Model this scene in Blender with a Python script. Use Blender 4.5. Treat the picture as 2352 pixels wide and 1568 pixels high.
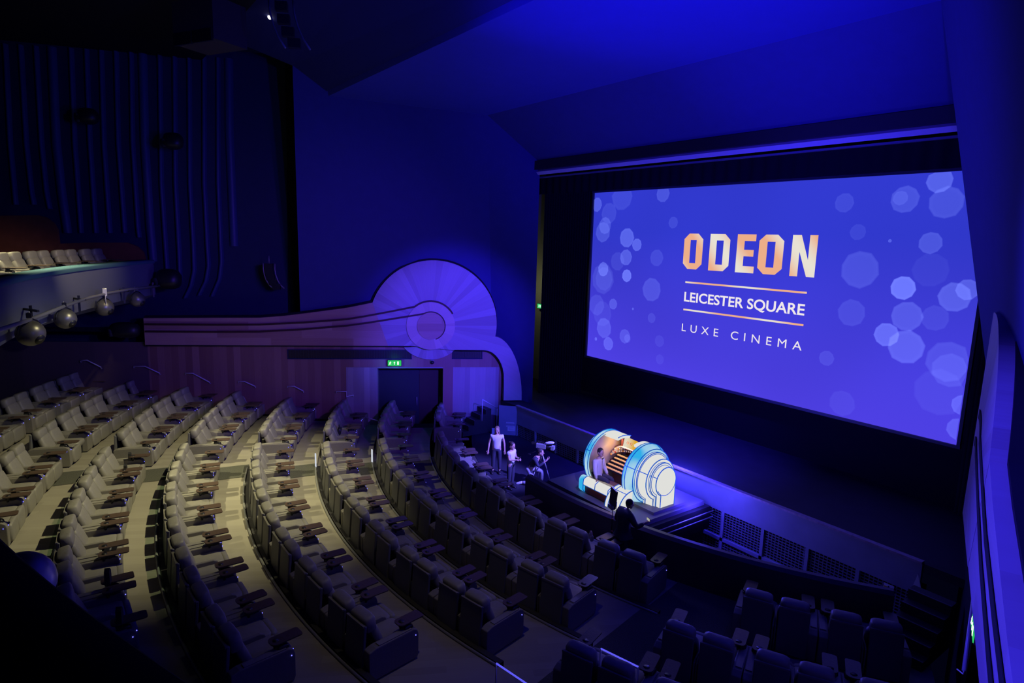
import bpy, bmesh, math, random
from mathutils import Vector, Matrix
random.seed(7)
PI = math.pi
S = bpy.context.scene
for o in list(bpy.data.objects): bpy.data.objects.remove(o)
# ------------------------------------------------------------------ camera
# world: X along the screen, Y towards the screen, Z up, origin = the lens in the circle; stalls floor about 8 m below
F = 1434.0
RX = (0.58685, -0.14757, 0.79613); RY = (0.80917, 0.07317, -0.58297); RZ = (0.02794, 0.98634, 0.16232)
def orth():
    def nv(u, w):
        a = Vector((u-1176, -(w-784), -F)); return a.normalized()
    X = -nv(118, 518); Z = -nv(931, 9495); Z = (Z-X*Z.dot(X)).normalized(); Y = Z.cross(X)
    return Matrix((X, Y, Z))
R3 = orth()
cam_d = bpy.data.cameras.new('camera'); cam = bpy.data.objects.new('camera', cam_d); S.collection.objects.link(cam)
cam.matrix_world = R3.to_4x4()
cam_d.sensor_width = 36; cam_d.lens = F/2352*36; cam_d.clip_start = 0.05; cam_d.clip_end = 200
S.camera = cam
# ------------------------------------------------------------------ world, exposure
S.view_settings.view_transform = 'Standard'; S.view_settings.look = 'None'
S.view_settings.exposure = 0.0; S.view_settings.gamma = 1.0; S.view_settings.use_curve_mapping = False
wd = bpy.data.worlds.new('world'); S.world = wd; wd.use_nodes = True
wd.node_tree.nodes['Background'].inputs[0].default_value = (0.010, 0.012, 0.10, 1)
wd.node_tree.nodes['Background'].inputs[1].default_value = 0.05
try:
    S.cycles.use_denoising = True
    S.cycles.max_bounces = 6; S.cycles.diffuse_bounces = 3; S.cycles.sample_clamp_indirect = 4.0
except Exception: pass
BLUE = (0.035, 0.020, 1.0); VIOLET = (0.14, 0.055, 1.0); WARM = (1.0, 0.92, 0.50)
def spot(name, loc, to, power, col, angle=60, blend=0.6, rad=0.12):
    d = bpy.data.lights.new(name, 'SPOT'); d.energy = power; d.color = col; d.spot_size = math.radians(angle)
    d.spot_blend = blend; d.shadow_soft_size = rad
    o = bpy.data.objects.new(name, d); S.collection.objects.link(o); o.location = loc
    o.rotation_euler = (Vector(to)-Vector(loc)).to_track_quat('-Z', 'Y').to_euler(); return o
def point(name, loc, power, col, rad=0.1):
    d = bpy.data.lights.new(name, 'POINT'); d.energy = power; d.color = col; d.shadow_soft_size = rad
    o = bpy.data.objects.new(name, d); S.collection.objects.link(o); o.location = loc; return o
# blue wash: spots at the circle front, the rest added with no fitting there
spot('blue_wash_right_wall', (-2.8, 6.5, 0.2), (-16, 12.5, 2.8), 2500, BLUE, 95, 0.9, 0.25)
spot('blue_wash_wood', (-3.0, 7.5, 0.5), (-22.2, 13.1, -3.9), 23000, (0.06, 0.035, 1.0), 23, 0.75, 0.15)
spot('blue_wash_band', (-3.0, 7.5, 1.5), (-25.0, 8.5, -3.6), 3400, (0.22, 0.06, 1.0), 46, 1.0, 0.2)
spot('blue_wash_left', (-2.0, 4.5, 1.5), (-26, 5.5, 0.0), 1500, (0.02, 0.05, 1.0), 50, 0.9, 0.15)
spot('blue_wash_ceiling', (-19.9, 0.5, -2.0), (-6.5, 12.5, 3.6), 9500, BLUE, 40, 1.0, 0.2)
spot('blue_wash_ceiling_side', (0.6, 1.5, -1.8), (-10.0, 12.5, 4.0), 10500, BLUE, 46, 1.0, 0.2)
spot('blue_wash_proscenium', (-13, -1.9, -2.3), (-13, 15.8, 4.5), 2600, BLUE, 62, 0.9, 0.2)
spot('blue_wash_near_wall', (-9.5, 1.5, 3.5), (-1.2, 7.8, -3.0), 15000, (0.05, 0.035, 1.0), 40, 0.8, 0.2)
spot('blue_wash_stalls', (-5.0, 13.0, 3.2), (-11, 8, -7.5), 250, (0.03, 0.04, 1.0), 70, 0.9, 0.15)
spot('blue_wash_women', (-7.0, 14.0, 1.5), (-16.2, 12.0, -7.2), 34000, (0.16, 0.13, 1.0), 13, 0.7, 0.1)
spot('blue_wash_door_wall', (-9.0, 13.6, 0.5), (-20.4, 14.8, -7.5), 5000, (0.03, 0.05, 1.0), 16, 0.8, 0.1)
spot('balcony_front_wash', (-9.0, 6.5, 1.5), (-21.5, 0.5, -1.9), 1500, (0.26, 0.27, 0.55), 32, 0.9, 0.1)
spot('blue_wash_stage', (-13.0, 15.3, 2.2), (-13.6, 16.4, -6.9), 7000, BLUE, 60, 1.0, 0.1)
# warm house spots over the left of the stalls
spot('warm_house_spot', (-14.0, 7.4, 5.0), (-19.2, 2.3, -7.6), 6800, WARM, 58, 1.0, 0.09)
spot('warm_house_spot_left', (-24.0, -3.0, 5.4), (-20.2, 3.4, -7.6), 7200, WARM, 42, 1.0, 0.09)
spot('dim_house_spot', (-9.0, 6.0, 4.6), (-12.0, 6.0, -7.6), 330, (1.0, 0.85, 0.62), 50, 1.0, 0.09)
spot('warm_circle_fill', (-19, 3.0, 2.8), (-24.5, -0.8, -1.4), 1100, (1.0, 0.82, 0.45), 50, 0.8, 0.1)  # unseen spot added to bring up the balcony seats and cheeks

def ray(u, w): return R3 @ Vector((u-1176, -(w-784), -F)) / F
def onZ(u, w, z): r = ray(u, w); return r*(z/r.z)
def onY(u, w, y): r = ray(u, w); return r*(y/r.y)
CX, CY = -13.1, 25.2                     # centre of the curved rows
def pol(r, th, z=0.0):
    t = math.radians(th); return Vector((CX+r*math.sin(t), CY-r*math.cos(t), z))
def mirx(p): return Vector((-26.2-p[0], p[1], p[2]))
# ------------------------------------------------------------------ materials
def mat(name, col, rough=0.6, metal=0.0, emi=None, es=0.0, alpha=None, spec=0.5, noise=0.0, nscale=8.0):
    m = bpy.data.materials.new(name); m.use_nodes = True; nt = m.node_tree; b = nt.nodes['Principled BSDF']
    b.inputs['Base Color'].default_value = (*col, 1); b.inputs['Roughness'].default_value = rough
    b.inputs['Metallic'].default_value = metal; b.inputs['Specular IOR Level'].default_value = spec
    if emi: b.inputs['Emission Color'].default_value = (*emi, 1); b.inputs['Emission Strength'].default_value = es
    if alpha is not None: b.inputs['Alpha'].default_value = alpha
    if noise:
        tc = nt.nodes.new('ShaderNodeTexCoord'); n = nt.nodes.new('ShaderNodeTexNoise'); n.inputs['Scale'].default_value = nscale
        n.inputs['Detail'].default_value = 4
        mx = nt.nodes.new('ShaderNodeMix'); mx.data_type = 'RGBA'
        mx.inputs['A'].default_value = (*[c*(1-noise) for c in col], 1); mx.inputs['B'].default_value = (*[min(1, c*(1+noise)) for c in col], 1)
        nt.links.new(tc.outputs['Object'], n.inputs['Vector']); nt.links.new(n.outputs['Fac'], mx.inputs['Factor'])
        nt.links.new(mx.outputs['Result'], b.inputs['Base Color'])
        bp = nt.nodes.new('ShaderNodeBump'); bp.inputs['Strength'].default_value = 0.15; bp.inputs['Distance'].default_value = 0.02
        nt.links.new(n.outputs['Fac'], bp.inputs['Height']); nt.links.new(bp.outputs['Normal'], b.inputs['Normal'])
    return m
def wood_mat(name, ca, cb, wid, axis='x', length=None, radial=None, rough=0.5, grain=0.35, rot=0.0):
    """planks: a random tone per plank across `axis`, fine grain along it; radial = (s, z) centre for fan veneer"""
    m = bpy.data.materials.new(name); m.use_nodes = True; nt = m.node_tree; N = nt.nodes; L = nt.links
    b = N['Principled BSDF']; b.inputs['Roughness'].default_value = rough; b.inputs['Specular IOR Level'].default_value = 0.35
    tc = N.new('ShaderNodeTexCoord'); mp = N.new('ShaderNodeMapping'); mp.inputs['Rotation'].default_value = (0, 0, rot)
    L.new(tc.outputs['Object'], mp.inputs['Vector']); sp = N.new('ShaderNodeSeparateXYZ'); L.new(mp.outputs['Vector'], sp.inputs[0])
    def M(op, a, bb=None):
        n = N.new('ShaderNodeMath'); n.operation = op
        for i, v in enumerate((a, bb)):
            if v is None: continue
            if isinstance(v, (int, float)): n.inputs[i].default_value = v
            else: L.new(v, n.inputs[i])
        return n.outputs[0]
    if radial:
        dx = M('SUBTRACT', sp.outputs['X'], radial[0]); dz = M('SUBTRACT', sp.outputs['Z'], radial[1])
        a = M('ARCTAN2', dz, dx); across = a; along = M('SQRT', M('ADD', M('MULTIPLY', dx, dx), M('MULTIPLY', dz, dz)))
    else:
        across = sp.outputs[axis.upper()]; along = sp.outputs[{'x': 'Z', 'z': 'X', 'y': 'X'}[axis]]
    k = M('FLOOR', M('DIVIDE', across, wid)); cmb = N.new('ShaderNodeCombineXYZ'); L.new(k, cmb.inputs[0])
    if length: 
        off = M('MULTIPLY', k, 0.37); L.new(M('FLOOR', M('ADD', M('DIVIDE', along, length), off)), cmb.inputs[1])
    wn = N.new('ShaderNodeTexWhiteNoise'); wn.noise_dimensions = '3D'; L.new(cmb.outputs[0], wn.inputs['Vector'])
    cg = N.new('ShaderNodeCombineXYZ'); L.new(M('MULTIPLY', across, 1/wid*5), cg.inputs[0]); L.new(M('MULTIPLY', along, 0.6), cg.inputs[1])
    nz = N.new('ShaderNodeTexNoise'); nz.inputs['Scale'].default_value = 1.6; nz.inputs['Detail'].default_value = 5; L.new(cg.outputs[0], nz.inputs['Vector'])
    f = M('ADD', M('MULTIPLY', wn.outputs['Value'], 1-grain), M('MULTIPLY', nz.outputs['Fac'], grain))
    mx = N.new('ShaderNodeMix'); mx.data_type = 'RGBA'; mx.inputs['A'].default_value = (*ca, 1); mx.inputs['B'].default_value = (*cb, 1)
    L.new(f, mx.inputs['Factor']); L.new(mx.outputs['Result'], b.inputs['Base Color']); return m
def emis(name, col, st=1.0):
    m = bpy.data.materials.new(name); m.use_nodes = True; nt = m.node_tree; nt.nodes.clear()
    e = nt.nodes.new('ShaderNodeEmission'); e.inputs[0].default_value = (*col, 1); e.inputs[1].default_value = st
    o = nt.nodes.new('ShaderNodeOutputMaterial'); nt.links.new(e.outputs[0], o.inputs[0]); return m
M_paint = mat('blue_wall_paint', (0.045, 0.050, 0.20), 0.85, noise=0.08, nscale=3, spec=0.2)
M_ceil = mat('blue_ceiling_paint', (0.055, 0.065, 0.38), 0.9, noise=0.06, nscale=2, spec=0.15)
M_dark = mat('near_black_paint', (0.012, 0.012, 0.018), 0.8, spec=0.2)
M_stage = mat('black_stage_boards', (0.026, 0.026, 0.04), 0.65, noise=0.3, nscale=2, spec=0.3)
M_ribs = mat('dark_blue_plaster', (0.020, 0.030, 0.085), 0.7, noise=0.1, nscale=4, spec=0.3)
M_riblit = mat('rib_lit_plaster', (0.035, 0.055, 0.16), 0.5, spec=0.5)  # paler than the wall plaster; light on the ribs put into the colour
M_velvet = mat('black_curtain', (0.010, 0.010, 0.016), 0.95, spec=0.1)
M_floor = wood_mat('pale_oak_floor', (0.27, 0.245, 0.205), (0.37, 0.34, 0.285), 0.18, axis='y', length=1.6, rough=0.55, grain=0.5, rot=math.radians(-62))
M_carpet = mat('speckled_carpet', (0.10, 0.10, 0.088), 1.0, noise=0.9, nscale=55, spec=0.05)
M_riser = mat('dark_riser', (0.035, 0.033, 0.036), 0.6)
M_woodv = wood_mat('veneer_vertical', (0.23, 0.105, 0.085), (0.42, 0.25, 0.20), 0.26, 'x', rough=0.45)
M_woodh = wood_mat('veneer_band', (0.34, 0.175, 0.135), (0.55, 0.36, 0.29), 0.32, 'z', length=3.2, rough=0.45)
M_woodr = wood_mat('veneer_fan', (0.28, 0.21, 0.24), (0.46, 0.39, 0.44), 0.11, radial=(3.87, -3.6), rough=0.45)
M_woodg = mat('groove_brown', (0.05, 0.012, 0.01), 0.6)
M_leather = mat('taupe_leather', (0.27, 0.255, 0.225), 0.48, noise=0.10, nscale=14, spec=0.45)
M_leather2 = mat('taupe_leather_side', (0.22, 0.205, 0.18), 0.6, noise=0.08, nscale=20, spec=0.35)
M_shell = mat('grey_seat_shell', (0.13, 0.13, 0.135), 0.55, spec=0.5)
M_base = mat('black_seat_base', (0.02, 0.02, 0.022), 0.6)
M_tray = mat('walnut_tray', (0.10, 0.066, 0.048), 0.4, noise=0.2, nscale=20)
M_black = mat('black_plastic', (0.015, 0.015, 0.017), 0.4)
M_led = emis('blue_button_light', (0.12, 0.12, 1.0), 4.0)
M_metal = mat('brushed_rail', (0.78, 0.74, 0.80), 0.45, metal=0.25)
M_greym = mat('grey_fitting', (0.30, 0.30, 0.31), 0.45, metal=0.3)
M_bulb = mat('pewter_globe', (0.24, 0.23, 0.20), 0.36, metal=0.6)
M_white = mat('white_plastic', (0.7, 0.7, 0.72), 0.5)
M_paper = mat('white_paper', (0.8, 0.8, 0.8), 0.8)
M_balc = mat('balcony_front', (0.13, 0.14, 0.21), 0.85, spec=0.15)
M_balctop = mat('balcony_ledge_velvet', (0.06, 0.14, 0.19), 0.8, spec=0.2)
M_green = emis('exit_green', (0.02, 0.42, 0.10), 1.3); M_exw = emis('exit_white', (0.80, 1.0, 0.82), 1.5)
M_dgreen = emis('sign_dark_green', (0.0, 0.05, 0.015), 1.0)
def glassmat(name, tint, a):
    m = bpy.data.materials.new(name); m.use_nodes = True; nt = m.node_tree; nt.nodes.clear()
    t = nt.nodes.new('ShaderNodeBsdfTransparent'); t.inputs[0].default_value = (*tint, 1)
    g = nt.nodes.new('ShaderNodeBsdfGlossy'); g.inputs[0].default_value = (0.6, 0.8, 0.75, 1); g.inputs['Roughness'].default_value = 0.08
    mx = nt.nodes.new('ShaderNodeMixShader'); mx.inputs[0].default_value = a
    o = nt.nodes.new('ShaderNodeOutputMaterial'); nt.links.new(t.outputs[0], mx.inputs[1]); nt.links.new(g.outputs[0], mx.inputs[2]); nt.links.new(mx.outputs[0], o.inputs[0]); return m
M_glass = glassmat('green_edge_glass', (0.62, 0.75, 0.68), 0.12)
# ------------------------------------------------------------------ mesh builder
class MB:
    def __init__(s): s.v = []; s.f = []; s.smooth = []
    def add(s, vs, fs, sm=False):
        n = len(s.v); s.v += [tuple(v) for v in vs]; s.f += [tuple(i+n for i in f) for f in fs]; s.smooth += [sm]*len(fs); return s
    def box(s, c, d, rot=None):
        hx, hy, hz = d[0]/2, d[1]/2, d[2]/2
        vs = [Vector((x*hx, y*hy, z*hz)) for x in (-1, 1) for y in (-1, 1) for z in (-1, 1)]
        if rot is not None: vs = [rot @ v for v in vs]
        vs = [v+Vector(c) for v in vs]
        return s.add(vs, [(0, 1, 3, 2), (4, 6, 7, 5), (0, 4, 5, 1), (2, 3, 7, 6), (0, 2, 6, 4), (1, 5, 7, 3)])
    def prism(s, poly, fn, a, b, sm=False):
        """poly = 2D outline; fn(u, v, t) -> 3D; extruded from t=a to t=b"""
        n = len(poly); vs = [fn(p[0], p[1], a) for p in poly]+[fn(p[0], p[1], b) for p in poly]
        s.add(vs, [tuple(range(n-1, -1, -1)), tuple(range(n, 2*n))])
        m = len(s.v)-2*n
        for i in range(n):
            j = (i+1) % n; s.f.append((m+i, m+j, m+n+j, m+n+i)); s.smooth.append(sm)
        return s
    def tube(s, pts, r, seg=8, cap=True, r2=None):
        pts = [Vector(p) for p in pts]; n = len(pts); vs = []; ref = None
        for i, p in enumerate(pts):
            t = (pts[min(i+1, n-1)]-pts[max(i-1, 0)]).normalized()
            if ref is None: ref = Vector((0, 0, 1)) if abs(t.z) < 0.9 else Vector((1, 0, 0))
            a = t.cross(ref).normalized(); b = a.cross(t).normalized(); ref = b
            rr = (r[i] if isinstance(r, (list, tuple)) else r)
            for k in range(seg):
                q = 2*PI*k/seg; vs.append(p+a*math.cos(q)*rr+b*math.sin(q)*rr)
        fs = [(i*seg+k, i*seg+(k+1) % seg, (i+1)*seg+(k+1) % seg, (i+1)*seg+k) for i in range(n-1) for k in range(seg)]
        if cap: fs += [tuple(range(seg-1, -1, -1)), tuple((n-1)*seg+k for k in range(seg))]
        return s.add(vs, fs, True)
    def pill(s, c, d, e=0.45, rot=None, nu=14, nv=8, pinch=0.0):
        """superellipsoid cushion"""
        def sg(x, p): return math.copysign(abs(x)**p, x)
        vs = []; 
        for j in range(nv+1):
            ph = -PI/2+PI*j/nv
            for i in range(nu):
                th = 2*PI*i/nu
                x = sg(math.cos(ph), e)*sg(math.cos(th), e); y = sg(math.cos(ph), e)*sg(math.sin(th), e); z = sg(math.sin(ph), e)
                v = Vector((x*d[0]/2, y*d[1]/2, z*d[2]/2))
                if rot is not None: v = rot @ v
                vs.append(v+Vector(c))
        fs = [(j*nu+i, j*nu+(i+1) % nu, (j+1)*nu+(i+1) % nu, (j+1)*nu+i) for j in range(nv) for i in range(nu)]
        return s.add(vs, fs, True)
    def grid(s, P, sm=True):
        n = len(P[0]); vs = [p for row in P for p in row]
        return s.add(vs, [(i*n+k, i*n+k+1, (i+1)*n+k+1, (i+1)*n+k) for i in range(len(P)-1) for k in range(n-1)], sm)
    def mesh(s, name, m):
        me = bpy.data.meshes.new(name); me.from_pydata(s.v, [], s.f)
        me.polygons.foreach_set('use_smooth', s.smooth)
        bm = bmesh.new(); bm.from_mesh(me); bmesh.ops.remove_doubles(bm, verts=bm.verts, dist=1e-6); bmesh.ops.recalc_face_normals(bm, faces=bm.faces); bm.to_mesh(me); bm.free()
        for x in (m if isinstance(m, (list, tuple)) else [m]): me.materials.append(x)
        me.update(); return me
    def build(s, name, m, parent=None, loc=None, rotz=None):
        o = bpy.data.objects.new(name, s.mesh(name, m)); S.collection.objects.link(o)
        if parent: o.parent = parent
        if loc is not None: o.location = loc
        if rotz is not None: o.rotation_euler = (0, 0, rotz)
        return o
def bevel(o, w=0.01, seg=2):
    b = o.modifiers.new('bevel', 'BEVEL'); b.width = w; b.segments = seg; b.limit_method = 'ANGLE'; return o
def tag(o, label, cat, group=None):
    o['label'] = label; o['category'] = cat
    if group: o['group'] = group
    return o
def struct(o): o['kind'] = 'structure'; return o
def thing(name, label, cat, loc=(0, 0, 0), rotz=0, group=None):
    o = bpy.data.objects.new(name, None); S.collection.objects.link(o); o.location = loc; o.rotation_euler = (0, 0, rotz)
    o.empty_display_size = 0.2; return tag(o, label, cat, group)
def copy_tree(o, parent=None):
    c = o.copy(); S.collection.objects.link(c); c.parent = parent
    for ch in list(o.children): copy_tree(ch, c)
    return c
def Rm(ax, deg): return Matrix.Rotation(math.radians(deg), 3, ax)
ID = lambda a, b, c: Vector((a, b, c))
# ------------------------------------------------------------------ wall frames
WO = (-20.9, 15.86); WD = Vector((-0.469, -0.883, 0)); WN = Vector((0.883, -0.469, 0))
class Side:
    def __init__(s, sg):
        s.sg = sg       # +1 left wall, -1 right wall (mirrored)
        o = Vector((WO[0], WO[1], 0)); d = WD.copy()
        if sg < 0: o = Vector((-4.44, 15.64, 0)); d = Vector((0.342, -0.940, 0)).normalized()
        s.o = o; s.rot = math.atan2(d.y, d.x); s.d = d
        s.n = Vector((-d.y, d.x, 0))*sg
    def fn(s): return lambda a, b, t: Vector((a, t*s.sg, b))     # local: (s along wall, height, distance out of the wall)
    def W(s, a, b, t): return s.o+s.d*a+s.n*t+Vector((0, 0, b))
    def put(s, mb, name, m, parent=None):
        return mb.build(name, m, parent, None if parent else s.o, None if parent else s.rot)
LW, RW = Side(1), Side(-1)
def onwall(u, w, t=0.0, side=LW):
    r = ray(u, w); k = (side.o.dot(side.n)+t)/r.dot(side.n); return r*k
def wallx(y, left=True):        # x of the veneered wall at depth y
    return WO[0]+0.531*(y-WO[1]) if left else -4.44+0.3638*(15.64-y)
def th_wall(r, left=True):      # row angle at which radius r meets the side wall
    lo, hi = 5.0, 75.0
    for _ in range(40):
        m = (lo+hi)/2; p = pol(r, -m)
        if p.x > wallx(p.y): lo = m
        else: hi = m
    return -lo if left else lo
# ------------------------------------------------------------------ floor tiers
rowR = {'Z': 29.6, 'A': 27.6, 'B': 25.48, 'C': 23.56, 'D': 21.53, 'E': 19.46, 'F': 17.6, 'G': 15.5}
rowH = {'Z': -5.62, 'A': -5.95, 'B': -6.15, 'C': -6.35, 'D': -6.58, 'E': -6.78, 'F': -6.95, 'G': -7.02}   # headrest tops
SEAT_H = 1.10
order = 'ZABCDEFG'
flo = MB(); car = MB()
def aisle_x(y): return -20.9+(y-0.0)*0.205         # far edge of the carpeted cross aisle
for i, k in enumerate(order):
    z = rowH[k]-SEAT_H; ro = rowR[k]+0.32 if i else 33.5
    ri = rowR[order[i+1]]+0.32 if i < 7 else 14.15
    n = 56; P = []
    for r in [ri+(ro-ri)*t/3 for t in range(4)]:
        a, b = th_wall(r), th_wall(r, False); P.append([pol(r, a+(b-a)*j/n, z) for j in range(n+1)])
    flo.grid(P, False)
    zl = (rowH[order[i+1]]-SEAT_H) if i < 7 else -8.12
    flo.grid([P[0], [Vector((p.x, p.y, zl)) for p in P[0]]], False)
    # carpet strip across this tier
    Q = []
    for j in range(7):
        r = ri+0.02+(ro-ri-0.04)*j/6
        def edge(off):
            t = -30.0
            for s_ in range(600):
                t += 0.05; p = pol(r, t)
                if p.x > aisle_x(p.y)+off: return t
            return t
        a, b = edge(-0.55), edge(0.55); Q.append([pol(r, a+(b-a)*j2/6, z+0.012) for j2 in range(7)])
    car.grid(Q, False)
    Q = []
    for j in range(7):      # the wider carpeted aisle on the right
        r = ri+0.02+(ro-ri-0.04)*j/6; xs = []
        for off in (-1.15, 0.75):
            t = 0.0
            while t < 40:
                t += 0.05; p = pol(r, t)
                if p.x > -5.3-0.205*p.y+off: break
            xs.append(t)
        Q.append([pol(r, xs[0]+(xs[1]-xs[0])*j2/6, z+0.012) for j2 in range(7)])
    car.grid(Q, False)
struct(flo.build('floor', M_floor)); struct(car.build('floor', M_carpet))
# low floor in front of the stage on the left, and the orchestra pit
f2 = MB(); zf = -8.12
f2.add([(wallx(15.12), 15.12, zf), (wallx(10.2), 10.2, zf), (-16.0, 10.4, zf), (-14.3, 11.25, zf), (-14.3, 15.12, zf)], [(0, 1, 2, 3, 4)])
f2.add([(-14.3, 15.12, zf), (-14.3, 11.25, zf), (-14.3, 11.25, -9.9), (-14.3, 15.12, -9.9)], [(0, 1, 2, 3)])
struct(f2.build('floor', M_stage))
f3 = MB(); f3.add([(-14.4, 10.5, -9.9), (-3.0, 10.5, -9.9), (-3.0, 15.3, -9.9), (-14.4, 15.3, -9.9)], [(0, 1, 2, 3)]); struct(f3.build('floor', M_dark))
# glass kerbs and dark edge troughs behind each row
for i, k in enumerate('BCDEFG'):
    z = rowH[chr(ord(k)-1)]-SEAT_H if k != 'B' else rowH['A']-SEAT_H
    a, b = {'B': (-17.2, 14), 'C': (-18.1, 10.5), 'D': (-18.8, 12), 'E': (-19.6, 14), 'F': (-21.5, 16.4), 'G': (-23.6, 18.2)}[k]
    r = rowR[k]+0.36
    t = thing('glass_kerb', 'low glass kerb with dark rail behind the %s row of recliners' % {'B': 'sixth', 'C': 'fifth', 'D': 'fourth', 'E': 'third', 'F': 'second', 'G': 'first (nearest the stage)'}[k], 'glass kerb', pol(r, a, z), 0, 'glass kerbs behind the curved rows')
    L0 = t.location
    g = MB(); n = 40
    if k in 'BC': g.grid([[pol(r, a+(b-a)*j/n, z+h)-L0 for j in range(n+1)] for h in (0.03, 0.42)]); g.build('glass_panel', M_glass, t)
    rr = MB()
    rr.tube([pol(r, a+(b-a)*j/n, z+0.02)-L0 for j in range(n+1)], 0.028, 6)
    rr.build('rail', M_greym, t)
    tr = MB(); tr.grid([[pol(r-0.05-dd, a+(b-a)*j/n, z+hh)-L0 for j in range(n+1)] for dd, hh in ((0, 0.035), (0.12, 0.035), (0.12, -0.2))], False)
    tr.build('trough', M_riser, t)
    if k in 'EF':
        e = MB(); p = pol(r, a+0.1, z)-L0; e.box(p+Vector((0, 0, 0.24)), (0.07, 0.03, 0.5)); e.build('lit_glass_end', emis('lit_glass_end_'+k, (0.75, 0.8, 0.9), 0.8), t)  # glowing strip stands in for light caught on the glass end
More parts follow.
